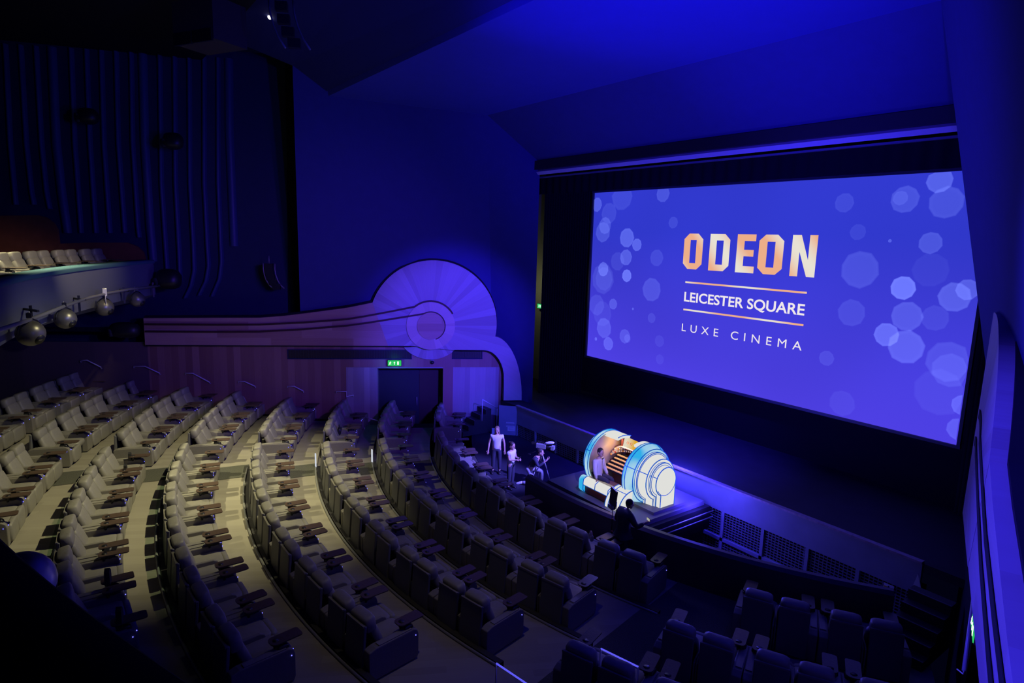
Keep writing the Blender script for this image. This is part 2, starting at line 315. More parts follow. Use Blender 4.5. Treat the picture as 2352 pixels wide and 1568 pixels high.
# ------------------------------------------------------------------ veneered side walls
def side_wall(sd, tagside):
    sg = sd.sg; fn = sd.fn(); nm = 'wall_left' if sg > 0 else 'wall_right'
    lo = MB()
    def bx(s0, s1, z0, z1, t0=-0.35, t1=0.0): lo.prism([(s0, z0), (s1, z0), (s1, z1), (s0, z1)], fn, t0, t1)
    bx(7.32, 14.9, -9.0, -4.40)
    if sg > 0: bx(0.0, 0.92, -9.9, -6.85); bx(0.92, 3.0, -9.9, -8.12, -0.35, 0); bx(2.92, 3.34, -8.3, -5.42); bx(0.85, 0.96, -8.2, -5.42)
    bx(0.85 if sg > 0 else 3.34, 7.32, -5.42, -4.40)
    root = struct(sd.put(lo, nm, M_woodv))
    pn = MB()
    pn.prism([(6.05, -8.3), (7.32, -8.3), (7.32, -5.42), (6.05, -5.42)], fn, -0.35, -0.03)
    if sg > 0: pn.prism([(0.96, -8.3), (2.92, -8.3), (2.92, -5.42), (0.96, -5.42)], fn, -0.35, -0.03)
    pn.build('wall_panel', M_woodp, root)
    if sg > 0:
        sk = MB(); sk.prism([(7.0, -8.2), (14.9, -7.1), (14.9, -6.9), (7.0, -7.75)], fn, 0.0, 0.02); sk.build('skirting', M_dark, root)
    # fan and band, thick panels standing off the wall
    top = [(14.85, -3.42), (12.2, -3.38), (10.6, -3.36), (9.7, -3.28), (8.9, -3.17), (7.2, -2.92), (6.21, -2.70)]
    bot = [(4.66, -4.46), (8.9, -4.46), (14.85, -4.46)]
    c = (3.75, -3.55); Rr = 2.6
    a0 = math.atan2(0.85, 2.46); arc = []
    aend = PI+math.atan2(0.5, 2.55)
    n = 48
    for i in range(n+1):
        a = a0+(aend-a0)*i/n; arc.append((c[0]+Rr*math.cos(a), c[1]+Rr*math.sin(a)))
    tail = []
    for i in range(1, 15):
        a = PI/2*i/14; tail.append((1.18-1.18*math.sin(a), -4.05-0.35-(2.35)*(1-math.cos(a))+0.35*(1-a/(PI/2))*1.0))
    tail += [(0.0, -6.8), (0.80, -6.8), (0.80, -6.1)]
    for i in range(1, 9):
        a = PI/2*i/8; tail.append((1.65-0.85*math.cos(a), -5.9+1.25*math.sin(a)))
    tail += [(2.9, -4.64)]
    if sg < 0: arc = [p for p in arc if p[0] > 3.35]; tail = [(3.35, -4.46)]
    outline = top+arc+tail+bot
    t = struct(bpy.data.objects.new('trim_1' if sg > 0 else 'trim_2', None)); S.collection.objects.link(t); t.location = sd.o; t.rotation_euler = (0, 0, sd.rot)
    band = MB(); outl = top+[(5.6, -4.46)]+bot[1:]
    band.prism(outl, fn, 0.0, 0.30); sd.put(band, 'veneer_band', M_woodh if sg > 0 else M_woodhr, t)
    fan = MB(); fo = [(6.21, -2.70)]+arc+tail+[(4.66, -4.46), (5.6, -4.46)]
    fan.prism(fo, fn, 0.0, 0.305); sd.put(fan, 'veneer_fan', M_woodr, t)
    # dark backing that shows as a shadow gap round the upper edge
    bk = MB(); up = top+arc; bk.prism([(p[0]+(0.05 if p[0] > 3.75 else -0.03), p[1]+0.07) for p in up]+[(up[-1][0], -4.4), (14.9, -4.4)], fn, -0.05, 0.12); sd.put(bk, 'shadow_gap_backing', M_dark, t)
    # round boss: ring then disc
    def disc(r_, t0, t1, name, m, cc=(3.87, -3.62), n=40, a0=0, a1=2*PI):
        d = MB(); d.prism([(cc[0]+r_*math.cos(a0+(a1-a0)*i/n), cc[1]+r_*math.sin(a0+(a1-a0)*i/n)) for i in range(n)], fn, t0, t1); return sd.put(d, name, m, t)
    if sg > 0:
        disc(1.45, -0.1, 0.10, 'hanging_boss', M_woodr, a0=PI*1.2, a1=PI*1.8, n=24)
        disc(0.99, 0.2, 0.36, 'boss_ring', M_woodr2); disc(0.56, 0.3, 0.40, 'boss_centre', M_woodh)
    # two dark grooves running along the band and hooking round the boss
    def groove(off, rad, a0_, a1_):
        e0 = (3.87+rad*math.cos(math.radians(a0_)), -3.62+rad*math.sin(math.radians(a0_)))
        base = [(14.8, -3.42-off), (12.2, -3.42-off), (10.6, -3.40-off), (8.9, -3.31-off*0.97), (7.2, -3.17-off*0.93)]
        q1, q2 = base[-1], e0; base += [(q1[0]+(q2[0]-q1[0])*t_, q1[1]+(q2[1]-q1[1])*(t_**1.08)) for t_ in (0.25, 0.5, 0.75)]
        pts = base+[(3.87+rad*math.cos(math.radians(a0_+(a1_-a0_)*i/24)), -3.62+rad*math.sin(math.radians(a0_+(a1_-a0_)*i/24))) for i in range(25)]
        g = MB(); w = 0.035 if sg > 0 else 0.075; tg = 0.375 if sg > 0 else 0.318
        P0 = []
        for i, p in enumerate(pts):
            q0 = Vector(pts[max(i-1, 0)]); q1 = Vector(pts[min(i+1, len(pts)-1)]); tt = (q1-q0).normalized(); nn = Vector((-tt.y, tt.x))
            P0.append((Vector(p)+nn*w, Vector(p)-nn*w))
        g.grid([[fn(a.x, a.y, 0.31) for a, b in P0], [fn(a.x, a.y, tg) for a, b in P0], [fn(b.x, b.y, tg) for a, b in P0], [fn(b.x, b.y, 0.31) for a, b in P0]], False)
        sd.put(g, 'groove', M_woodg if sg > 0 else M_dark, t)
    groove(0.22, 1.02, 50, 150 if sg > 0 else 100); groove(0.50 if sg > 0 else 0.62, 0.57, 62, 250 if sg > 0 else 110)
    if sg > 0:
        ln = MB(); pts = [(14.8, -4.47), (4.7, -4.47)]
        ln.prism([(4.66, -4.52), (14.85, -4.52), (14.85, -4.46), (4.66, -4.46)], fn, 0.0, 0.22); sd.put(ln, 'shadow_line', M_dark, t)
        # curved line inside the tail
        q = [(0.80, -6.85), (0.80, -6.1)]+[(1.65-0.85*math.cos(PI/2*i/8), -5.9+1.25*math.sin(PI/2*i/8)) for i in range(1, 9)]+[(2.9, -4.64)]
        g = MB(); g.tube([fn(a, b, 0.30) for a, b in q], 0.02, 5); sd.put(g, 'inlay_line', M_dark, t)
    return root, t
M_woodhr = wood_mat('veneer_band_pale', (0.27, 0.20, 0.23), (0.40, 0.34, 0.38), 0.32, 'z', length=3.2, rough=0.45)
M_woodp = wood_mat('veneer_pale_panel', (0.30, 0.25, 0.24), (0.52, 0.48, 0.46), 0.22, 'x', rough=0.45)
M_woodr2 = wood_mat('veneer_ring', (0.46, 0.32, 0.30), (0.62, 0.48, 0.44), 0.30, radial=(3.87, -3.62), rough=0.45)
dk = MB(); fr_ = RW.fn(); dk.prism([(-0.6, -9.9), (3.34, -9.9), (3.34, -4.5), (-0.6, -4.5)], fr_, -0.35, -0.1); dk.prism([(3.2, -8.3), (6.2, -8.3), (6.2, -5.3), (3.2, -5.3)], fr_, -1.0, -0.9); struct(RW.put(dk, 'wall_right', M_dark))
wl, tl = side_wall(LW, 'left'); wr, tr_ = side_wall(RW, 'right')
# doors in the left wall recess
def leaf(n, s0, s1, m):
    fn = LW.fn(); d = MB(); d.prism([(s0, -8.12), (s1, -8.12), (s1, -5.44), (s0, -5.44)], fn, -0.9, -0.84)
    o = struct(LW.put(d, 'door_%d' % n, m)); h = MB(); x = s0+0.1; h.tube([fn(x, -7.3, -0.80), fn(x, -6.9, -0.80)], 0.02, 6); h.tube([fn(x, -7.1, -0.84), fn(x, -7.1, -0.80)], 0.015, 6); h.build('door_handle', M_greym, o); return o
leaf(1, 4.34, 6.05, mat('dark_green_door', (0.010, 0.022, 0.022), 0.6)); leaf(2, 3.34, 4.33, mat('dark_brown_door', (0.035, 0.018, 0.012), 0.6))
jm = MB(); fn = LW.fn()
for s0 in (3.30, 6.05): jm.prism([(s0, -8.12), (s0+0.04, -8.12), (s0+0.04, -5.42), (s0, -5.42)], fn, -0.9, -0.3)
jm.prism([(3.34, -5.46), (6.05, -5.46), (6.05, -5.42), (3.34, -5.42)], fn, -0.9, 0.01); struct(LW.put(jm, 'trim_3', M_greym))
# wall under the stage end (panelled, with notices) down to the pit floor
# long ventilation slots
def vent(s0, s1, z0, z1, label):
    t = thing('vent_grille', label, 'vent', LW.W(s0, z0, 0.01), LW.rot, 'wall vents under the veneer band')
    a = MB(); fnl = lambda x, y, d: Vector((x, d, y)); w = s1-s0; h = z1-z0
    a.prism([(0, 0), (w, 0), (w, h), (0, h)], fnl, 0.0, 0.02); a.build('backing', M_black, t)
    b = MB(); n = int(w/0.1)
    for i in range(n+1): b.box((w*i/n, 0.03, h/2), (0.012, 0.03, h))
    b.build('slats', mat('vent_slat_'+str(int(s0)), (0.03, 0.03, 0.04), 0.5), t)
    c = MB()
    for zz in (0, h): c.box((w/2, 0.035, zz), (w+0.04, 0.04, 0.03))
    for xx in (0, w): c.box((xx, 0.035, h/2), (0.03, 0.04, h))
    c.build('frame', M_ribs, t)
vent(4.66, 9.6, -5.05, -4.68, 'long black ventilation slot in the veneered left wall, beside the fan')
vent(1.71, 2.95, -5.04, -4.66, 'short black ventilation slot right of the round boss on the left wall')
# cctv dome
d = thing('security_dome', 'small dark camera dome above the dark doorway', 'security camera', LW.W(3.8, -5.2, 0.0), LW.rot)
a = MB(); a.pill((0, 0.06, 0), (0.17, 0.17, 0.15), 1.0); a.build('dome', M_black, d); b = MB(); b.tube([(0, 0, 0.04), (0, 0.06, 0.04)], 0.09, 12); b.build('mount', M_greym, d)
# ------------------------------------------------------------------ exit signs
def exit_sign(loc, rot, w, label, flip=False, figs='mad'):
    t = thing('exit_sign', label, 'exit sign', loc, rot, 'green emergency exit signs')
    h = w*0.42; c = MB(); c.box((0, 0.0, 0), (w+0.03, 0.06, h+0.03)); c.build('housing', M_black, t)
    f = MB(); f.box((0, 0.035, 0), (w, 0.012, h)); f.build('green_face', M_green, t)
    k = h; y0 = 0.044
    def P(m, poly, dx): m.prism([((dx+a)*k, b*k) for a, b in poly], lambda a, b, d_: Vector((a*(-1 if flip else 1), d_, b)), y0, y0+0.006)
    if 'm' in figs:
        x = 0.72; m = MB()   # running figure
        P(m, [(0.06*math.cos(i*PI/4), 0.24+0.06*math.sin(i*PI/4)) for i in range(8)], x)
        P(m, [(-0.02, 0.2), (0.08, 0.18), (0.14, -0.02), (0.03, -0.05)], x); P(m, [(0.03, -0.02), (0.14, -0.02), (0.0, -0.2), (-0.14, -0.22), (-0.12, -0.15), (-0.03, -0.14)], x)
        P(m, [(0.04, -0.02), (0.13, -0.04), (0.22, -0.18), (0.30, -0.30), (0.22, -0.32), (0.13, -0.2)], x)
        P(m, [(0.0, 0.2), (-0.16, 0.1), (-0.13, 0.05), (0.02, 0.12)], x); P(m, [(0.1, 0.16), (0.26, 0.04), (0.22, 0.0), (0.08, 0.1)], x)
        m.build('running_figure', M_exw, t)
    m = MB(); P(m, [(-0.05, -0.28), (0.05, -0.28), (0.05, 0.06), (0.16, 0.06), (0.0, 0.28), (-0.16, 0.06), (-0.05, 0.06)], 0.02); m.build('arrow', M_exw, t)
    m = MB(); P(m, [(-0.13, -0.3), (0.13, -0.3), (0.13, 0.3), (-0.13, 0.3)], -0.62 if 'm' in figs else -0.5); m.build('door_symbol', M_exw, t)
    return t
exit_sign(LW.W(5.35, -5.22, 0.08), LW.rot, 0.55, 'green running-man exit sign over the dark doorway in the left wall')
point('exit_sign_glow', LW.W(5.35, -5.25, 0.35), 3.0, (0.05, 1.0, 0.3), 0.1)
exit_sign(onY(1243, 703, 18.85), math.radians(180), 0.5, 'small green exit sign seen through the gap behind the stage curtain', True, 'ad')
exit_sign(onY(2243, 1440, 9.6), RW.rot+PI, 0.5, 'green exit sign seen edge-on low on the right wall')
# ------------------------------------------------------------------ leaning splay walls, proscenium
def splay(mir):
    f = (lambda p: mirx(p)) if mir else (lambda p: Vector(p))
    ct, cb = (-20.70, 13.72, 4.6), (-22.75, 15.69, -7.0)
    m = MB(); m.add([f(p) for p in [ct, (-22.73, 8.86, 4.82), (-23.21, 7.2, 5.74), (-25.2, 7.86, -3.5), (-25.4, 7.92, -4.4), cb]], [(0, 1, 2, 3, 4, 5)])
    # thickness of its free end
    m.add([f(p) for p in [(-23.21, 7.2, 5.74), (-25.2, 7.86, -3.5), (-26.6, 8.4, -3.5), (-24.6, 7.9, 5.74)]], [(0, 1, 2, 3)])
    struct(m.build('wall_right' if mir else 'wall_left', M_paint))
    r = MB(); ox = -20.14 if not mir else -22.0
    q_ = [Vector(p) for p in (ct, cb, (ox, 15.9, -7.0), (ox, 15.9, 3.3))]; r.grid([[f(q_[0].lerp(q_[1], i/16).lerp(q_[3].lerp(q_[2], i/16), j/8)) for j in range(9)] for i in range(17)], True)
    if not mir: r.add([f(p) for p in [(ox, 15.9, -7.0), (ox, 15.9, 3.3), (ox-0.55, 16.3, 3.3), (ox-0.55, 16.3, -7.0)]], [(0, 1, 2, 3)])
    struct(r.build('wall_front', M_paint))
splay(False); splay(True)
h = MB(); h.add([(-20.7, 13.72, 4.6), (-5.5, 13.72, 4.6), (-4.3, 15.9, 3.0), (-20.14, 15.9, 3.0), ], [(0, 1, 2, 3)]); struct(h.build('wall_front', M_paint))
# ceiling: low panel by the proscenium, then a steep rise, then the high dark ceiling
c1 = MB(); y1 = 8.35; z1 = 4.84
c1.add([(-20.7, 13.72, 4.6), (-22.73, 8.86, 4.82), (-22.9, y1, z1), (-3.3, y1, z1), (-3.47, 8.86, 4.82), (-5.5, 13.72, 4.6)], [(0, 1, 2, 3, 4, 5)])
c1.add([(-22.9, y1, z1), (-3.3, y1, z1), (-3.3, y1-0.06, z1+0.5), (-22.9, y1-0.06, z1+0.5)], [(0, 1, 2, 3)])
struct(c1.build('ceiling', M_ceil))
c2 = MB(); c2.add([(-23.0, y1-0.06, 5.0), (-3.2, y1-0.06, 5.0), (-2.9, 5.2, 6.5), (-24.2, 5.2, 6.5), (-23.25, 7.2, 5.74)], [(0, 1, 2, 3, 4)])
struct(c2.build('ceiling', M_ceil2 := mat('shaded_ceiling_blue', (0.030, 0.035, 0.15), 0.9, spec=0.1)))  # darker blue puts the shade of this sloping panel into its colour
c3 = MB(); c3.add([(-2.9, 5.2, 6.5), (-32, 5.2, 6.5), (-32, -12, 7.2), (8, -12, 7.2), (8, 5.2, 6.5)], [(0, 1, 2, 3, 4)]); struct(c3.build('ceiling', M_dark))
# left ribbed wall behind the band
rb = MB(); OFF = -1.25
rb.add([LW.W(s_, z_, OFF) for s_, z_ in ((7.6, -4.6), (21, -4.6), (21, 6.9), (7.6, 6.9))], [(0, 1, 2, 3)])
rb.add([LW.W(7.6, -4.0, OFF), LW.W(21, -4.0, OFF), LW.W(21, -4.0, 0.0), LW.W(7.6, -4.0, 0.0)], [(0, 1, 2, 3)])
struct(rb.build('wall_left', M_ribs))
ribs = [  # pixel paths down each raised rib, laid on the wall plane
 [(526, 150), (527, 300), (532, 420), (538, 565)], [(502, 150), (502, 420), (508, 560), (510, 600), (505, 640), (488, 680)], [(470, 150), (470, 420), (477, 560), (480, 610), (474, 645), (458, 678)],
 [(436, 150), (437, 420), (445, 560), (447, 620), (440, 655), (426, 684)], [(402, 140), (404, 420), (412, 570), (415, 645)], [(368, 140), (372, 420), (381, 560), (385, 622)], [(328, 130), (333, 330), (344, 505), (352, 600)],
 [(303, 140), (306, 330), (318, 520), (321, 545)], [(268, 130), (273, 330), (284, 480), (288, 535)], [(234, 120), (240, 330), (250, 480), (254, 535)], [(200, 120), (208, 330), (218, 480), (222, 535)],
 [(165, 120), (173, 330), (184, 480), (188, 535)], [(120, 120), (130, 330), (142, 440), (156, 535)], [(85, 120), (97, 330), (108, 440), (116, 480)], [(50, 120), (62, 330), (74, 440), (80, 470)], [(15, 120), (25, 330), (38, 470)]]
t = bpy.data.objects.new('trim_4', None); S.collection.objects.link(t); struct(t)
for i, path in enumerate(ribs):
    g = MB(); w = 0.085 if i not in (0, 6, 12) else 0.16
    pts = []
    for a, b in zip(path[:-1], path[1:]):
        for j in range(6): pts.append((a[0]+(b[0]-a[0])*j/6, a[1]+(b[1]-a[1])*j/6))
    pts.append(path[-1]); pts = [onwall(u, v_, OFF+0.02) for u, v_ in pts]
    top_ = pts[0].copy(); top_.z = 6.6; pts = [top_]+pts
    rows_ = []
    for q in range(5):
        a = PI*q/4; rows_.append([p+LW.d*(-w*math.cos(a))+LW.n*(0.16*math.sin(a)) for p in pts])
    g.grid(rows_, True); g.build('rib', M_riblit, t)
nk = MB(); nk.prism([(7.7, -3.4), (9.75, -3.3), (9.6, 6.9), (7.7, 6.9)], LW.fn(), OFF+0.05, OFF+0.12); struct(LW.put(nk, 'niche_shade', M_velvet))  # black panel laid on the wall as the shade of the niche
# upper back-left panel strip beside ribs & back walls
bw = MB(); bw.add([(-32, -12, -9), (-32, -12, 7.2), (8, -12, 7.2), (8, -12, -9)], [(0, 1, 2, 3)]); struct(bw.build('wall_back', M_dark))
rw2 = MB(); rw2.add([RW.W(a, b, -1.25) for a, b in ((7.6, -9), (30, -9), (30, 7), (7.6, 7))], [(0, 1, 2, 3)]); struct(rw2.build('wall_right', M_ribs))
lw2 = MB(); lw2.add([LW.W(a, b, 0.0) for a, b in ((14.9, -9), (29, -9), (29, -4.4), (14.9, -4.4))], [(0, 1, 2, 3)])
lw2.add([LW.W(a, b, -1.25) for a, b in ((21, -9), (34, -9), (34, 7), (21, 7))], [(0, 1, 2, 3)]); struct(lw2.build('wall_left', M_woodd := wood_mat('dark_veneer', (0.10, 0.07, 0.08), (0.17, 0.11, 0.12), 0.3, 'x')))
# ------------------------------------------------------------------ stage, screen, drapes
st = MB(); st.box((-12.6, 19.1, -6.96), (15.4+10, 8.0, 0.2)); struct(st.build('floor', M_stage))
sf = MB(); sf.box((-12.55, 15.14, -7.24), (15.2, 0.10, 0.76)); stage_front = struct(sf.build('wall_front', M_apron := mat('scuffed_apron_paint', (0.30, 0.31, 0.38), 0.35, noise=0.25, nscale=1.6, spec=0.6)))
e = MB(); e.box((-12.55, 15.12, -6.84), (15.2, 0.14, 0.05)); e.build('nosing', mat('worn_edge', (0.42, 0.32, 0.36), 0.4, noise=0.5, nscale=12), stage_front)
gb = MB(); gb.box((-12.55, 15.5, -8.7), (15.2, 0.05, 2.4)); gb.build('void_backing', M_dark, stage_front)
gr = MB(); x0, x1 = -20.1, -5.0; zt, zb = -7.62, -9.85
n = 150
for i in range(n+1): gr.box((x0+(x1-x0)*i/n, 15.14, (zt+zb)/2), (0.022, 0.02, zt-zb))
k = int((zt-zb)/0.075)
for i in range(k+1): gr.box(((x0+x1)/2, 15.13, zb+(zt-zb)*i/k), (x1-x0, 0.02, 0.024))
gr.build('grille', mat('grille_metal', (0.28, 0.28, 0.36), 0.4, metal=0.4), stage_front)
fr = MB()
for i in range(13): fr.box((x0+(x1-x0)*i/12, 15.10, (zt+zb)/2), (0.09, 0.05, zt-zb))
fr.box(((x0+x1)/2, 15.10, -8.45), (x1-x0, 0.05, 0.10)); fr.build('grille_frame', M_apron, stage_front)
# curved black parapet round the pit
pp = MB(); n = 60; a0, a1 = -4.5, 35.4
prof = [(14.18, -8.2), (14.18, -7.12), (14.10, -7.05), (13.98, -7.05), (13.92, -7.12), (13.92, -9.9)]
pp.grid([[pol(r, a0+(a1-a0)*j/n, z) for j in range(n+1)] for r, z in prof], False)
struct(pp.build('wall_front', mat('black_parapet_paint', (0.075, 0.06, 0.075), 0.45, spec=0.5)))
# masking and screen
bkd = MB(); bkd.box((-13.1, 19.45, -1.5), (27, 0.1, 11.2)); struct(bkd.build('wall_front', M_velvet))
bs = MB(); bs.add([(-25.5, 15.9, -6.9), (-25.5, 19.4, -6.9), (-25.5, 19.4, 4), (-25.5, 15.9, 4)], [(0, 1, 2, 3)]); bs.add([(-25.5, 19.0, -6.9), (-22.2, 19.0, -6.9), (-22.2, 19.0, 4), (-25.5, 19.0, 4)], [(0, 1, 2, 3)])
struct(bs.build('wall_left', mat('backstage_wall', (0.35, 0.36, 0.26), 0.8)))
point('backstage_lamp', (-23.4, 17.6, -2.2), 16, (1.0, 0.95, 0.6), 0.1)
scr = thing('cinema_screen', 'large lit cinema screen showing gold and white cinema lettering on blue', 'screen', (-13.1, 19.1, -5.1))
SX0, SX1, SZ0, SZ1 = -20.32, -5.88, -5.10, 2.045
def screen_mat():
    m = bpy.data.materials.new('projected_blue'); m.use_nodes = True; nt = m.node_tree; nt.nodes.clear(); N = nt.nodes; L = nt.links
    tc = N.new('ShaderNodeTexCoord'); nz = N.new('ShaderNodeTexNoise'); nz.inputs['Scale'].default_value = 0.16; nz.inputs['Detail'].default_value = 1
    L.new(tc.outputs['Object'], nz.inputs['Vector']); sp = N.new('ShaderNodeSeparateXYZ'); L.new(tc.outputs['Object'], sp.inputs[0])
    ma = N.new('ShaderNodeMapRange'); ma.inputs['From Min'].default_value = 5.5; ma.inputs['From Max'].default_value = 0.0; L.new(sp.outputs['Z'], ma.inputs['Value'])
    mx = N.new('ShaderNodeMix'); mx.data_type = 'RGBA'; mx.inputs['A'].default_value = (0.030, 0.040, 0.60, 1); mx.inputs['B'].default_value = (0.075, 0.050, 0.76, 1)
    L.new(ma.outputs[0], mx.inputs['Factor'])
    m2 = N.new('ShaderNodeMix'); m2.data_type = 'RGBA'; m2.blend_type = 'MULTIPLY'; m2.inputs['Factor'].default_value = 0.6
    L.new(mx.outputs['Result'], m2.inputs['A']); cr = N.new('ShaderNodeMapRange'); cr.inputs['From Min'].default_value = 0.3; cr.inputs['From Max'].default_value = 0.7; cr.inputs['To Min'].default_value = 0.85; cr.inputs['To Max'].default_value = 1.2
    L.new(nz.outputs['Fac'], cr.inputs['Value']); L.new(cr.outputs[0], m2.inputs['B'])
    e = N.new('ShaderNodeEmission'); L.new(m2.outputs['Result'], e.inputs[0]); o = N.new('ShaderNodeOutputMaterial'); L.new(e.outputs[0], o.inputs[0]); return m
so = Vector(scr.location)
a = MB(); a.box(((SX0+SX1)/2-so.x, 0.03, (SZ0+SZ1)/2-so.z), (SX1-SX0, 0.04, SZ1-SZ0)); a.build('projection_surface', screen_mat(), scr)
a = MB()
for c_, d_ in ((((SX0+SX1)/2-so.x, 0.0, SZ0-0.04-so.z), (SX1-SX0+0.2, 0.12, 0.08)), (((SX0+SX1)/2-so.x, 0.0, SZ1+0.04-so.z), (SX1-SX0+0.2, 0.12, 0.08)), ((SX0-0.05-so.x, 0, (SZ0+SZ1)/2-so.z), (0.08, 0.12, SZ1-SZ0)), ((SX1+0.05-so.x, 0, (SZ0+SZ1)/2-so.z), (0.08, 0.12, SZ1-SZ0))): a.box(c_, d_)
a.build('screen_frame', mat('screen_edge', (0.05, 0.05, 0.09), 0.5), scr)
# soft discs of light in the projected picture: (u, v, radius px, brightness)
BK = [(1440, 546, 23, .40), (1463, 562, 15, .42), (1438, 591, 19, .33), (1385, 533, 24, .22), (1390, 518, 20, .22), (1440, 633, 15, .62), (1386, 618, 17, .38), (1385, 640, 36, .12), (1497, 665, 28, .20), (1509, 592, 20, .13), (1547, 511, 14, .13),
 (1409, 698, 13, .27), (1388, 753, 24, .24), (1398, 789, 16, .33), (1436, 772, 17, .22), (1442, 777, 10, .16), (1372, 470, 17, .3), (1430, 450, 34, .12), (1524, 445, 20, .22), (1400, 490, 25, .12), (1455, 709, 3, .35), (1370, 778, 4, .4), (1498, 730, 12, .12), (1516, 783, 14, .08), (1517, 825, 12, .07), (1372, 700, 25, .12), (1385, 720, 30, .08), (1420, 600, 22, .1),
 (2160, 415, 29, .36), (2080, 458, 32, .20), (2070, 455, 17, .14), (2175, 465, 38, .20), (2139, 558, 26, .24), (2046, 553, 4, .35), (2076, 661, 28, .68), (2194, 682, 35, .32), (2085, 726, 35, .26), (2038, 768, 28, .48), (2083, 796, 40, .34), (2180, 830, 48, .16), (2185, 850, 40, .14), (1977, 619, 44, .18), (1958, 718, 32, .13), (1942, 466, 23, .12), (1973, 533, 19, .09), (1901, 822, 18, .13), (2225, 665, 25, .32), (2214, 930, 24, .30), (2205, 985, 26, .26), (2160, 900, 55, .07), (1937, 925, 30, .07), (2150, 730, 30, .1), (1390, 640, 28, .1), (2140, 620, 40, .05)]
def clampP(p): return Vector((min(max(p.x, SX0+0.01), SX1-0.01), p.y, min(max(p.z, SZ0+0.01), SZ1-0.01)))
def bok_mat():
    m = bpy.data.materials.new('projected_discs'); m.use_nodes = True; nt = m.node_tree; nt.nodes.clear(); N = nt.nodes; L = nt.links
    at = N.new('ShaderNodeAttribute'); at.attribute_name = 'glow'; t_ = N.new('ShaderNodeBsdfTransparent'); e = N.new('ShaderNodeEmission')
    e.inputs[0].default_value = (0.30, 0.40, 1.0, 1); mm = N.new('ShaderNodeMath'); mm.operation = 'MULTIPLY'; mm.inputs[1].default_value = 0.62; L.new(at.outputs['Fac'], mm.inputs[0]); L.new(mm.outputs[0], e.inputs[1])
    ad = N.new('ShaderNodeAddShader'); L.new(t_.outputs[0], ad.inputs[0]); L.new(e.outputs[0], ad.inputs[1]); o = N.new('ShaderNodeOutputMaterial'); L.new(ad.outputs[0], o.inputs[0]); return m
M_bok = bok_mat()
for i, (u, v_, r_, br) in enumerate(BK):
    c_ = onY(u, v_, 19.1); pt = onY(u, v_-r_, 19.1); rr = abs(pt.z-c_.z); y = -0.004-0.0015*i; n = 5; a0 = i*0.7
    c0 = c_-so+Vector((0, y, 0)); bk = MB(); vs = []; gl_ = []; fs = []
    for q_, (k_, g_) in enumerate(((0.72, 0.86), (0.93, 1.0), (1.0, 0.55), (1.03, 0.0))):
        for j in range(n*2):
            q = a0+PI*j/n; kk = rr*k_*(1.0 if j % 2 == 0 else 0.97); vs.append(clampP(Vector((c_.x+kk*math.cos(q), 19.1, c_.z+kk*math.sin(q))))-so+Vector((0, y, 0))); gl_.append(g_*br)
    N2 = n*2; fs = [tuple(range(N2))]+[(r0*N2+j, r0*N2+(j+1) % N2, (r0+1)*N2+(j+1) % N2, (r0+1)*N2+j) for r0 in range(3) for j in range(N2)]
    me_ = bpy.data.meshes.new('light_disc'); me_.from_pydata(vs, [], fs); me_.materials.append(M_bok); at = me_.attributes.new('glow', 'FLOAT', 'POINT')
    for a_, g_ in zip(at.data, gl_): a_.value = g_
    ob = bpy.data.objects.new('light_disc', me_); S.collection.objects.link(ob); ob.parent = scr
# cinema name in angular block letters
def gold(i):
    m = bpy.data.materials.new('gold_letter_light'); m.use_nodes = True; nt = m.node_tree; nt.nodes.clear(); N = nt.nodes; L = nt.links
    tc = N.new('ShaderNodeTexCoord'); mp = N.new('ShaderNodeMapping'); mp.inputs['Rotation'].default_value = (0, math.radians(40), 0); L.new(tc.outputs['Object'], mp.inputs[0])
    w = N.new('ShaderNodeTexWave'); w.inputs['Scale'].default_value = 0.145; w.inputs['Distortion'].default_value = 0.6; w.inputs['Phase Offset'].default_value = 1.3; L.new(mp.outputs[0], w.inputs[0])
    cr = N.new('ShaderNodeValToRGB'); cr.color_ramp.elements[0].color = (0.84, 0.42, 0.25, 1); cr.color_ramp.elements[1].color = (0.80, 0.76, 0.66, 1); cr.color_ramp.elements[0].position = 0.25; L.new(w.outputs['Fac'], cr.inputs[0])
    e = N.new('ShaderNodeEmission'); L.new(cr.outputs[0], e.inputs[0]); o = N.new('ShaderNodeOutputMaterial'); L.new(e.outputs[0], o.inputs[0]); return m
M_gold = gold(0); M_lw = emis('white_letter_light', (0.86, 0.80, 0.84), 1.0)
def letter(outer, holes, x0, x1, name):
    z0, z1 = -0.93, 0.365; w = x1-x0; hgt = z1-z0
    def T(p): return Vector((x0+p[0]*w-so.x, -0.09, z0+p[1]*hgt-so.z))
    m = MB()
    if not holes: m.prism(outer, lambda a, b, d_: T((a, b))+Vector((0, d_, 0)), 0, 0.004)
    else:   # ring letters: outer and inner loops of equal count
        inn = holes; n = len(outer); vs = [T(p) for p in outer]+[T(p) for p in inn]
        m.add(vs, [(i, (i+1) % n, n+(i+1) % n, n+i) for i in range(n)])
    return m.build(name, M_gold, scr)
c_ = 0.26; cv = 0.155
Oo = [(c_, 0), (1-c_, 0), (1, cv), (1, 1-cv), (1-c_, 1), (c_, 1), (0, 1-cv), (0, cv)]
Oi = [(0.34, 0.175), (0.66, 0.175), (0.66, 0.175), (0.66, 0.825), (0.66, 0.825), (0.34, 0.825), (0.34, 0.825), (0.34, 0.175)]
Do = [(0, 0), (1-c_, 0), (1, cv), (1, 1-cv), (1-c_, 1), (0, 1)]
Di = [(0.34, 0.175), (0.68, 0.175), (0.68, 0.175), (0.68, 0.825), (0.68, 0.825), (0.34, 0.825)]
Eo = [(0, 0), (1, 0), (1, .175), (.40, .175), (.40, .43), (.92, .43), (.92, .60), (.40, .60), (.40, .825), (1, .825), (1, 1), (0, 1)]
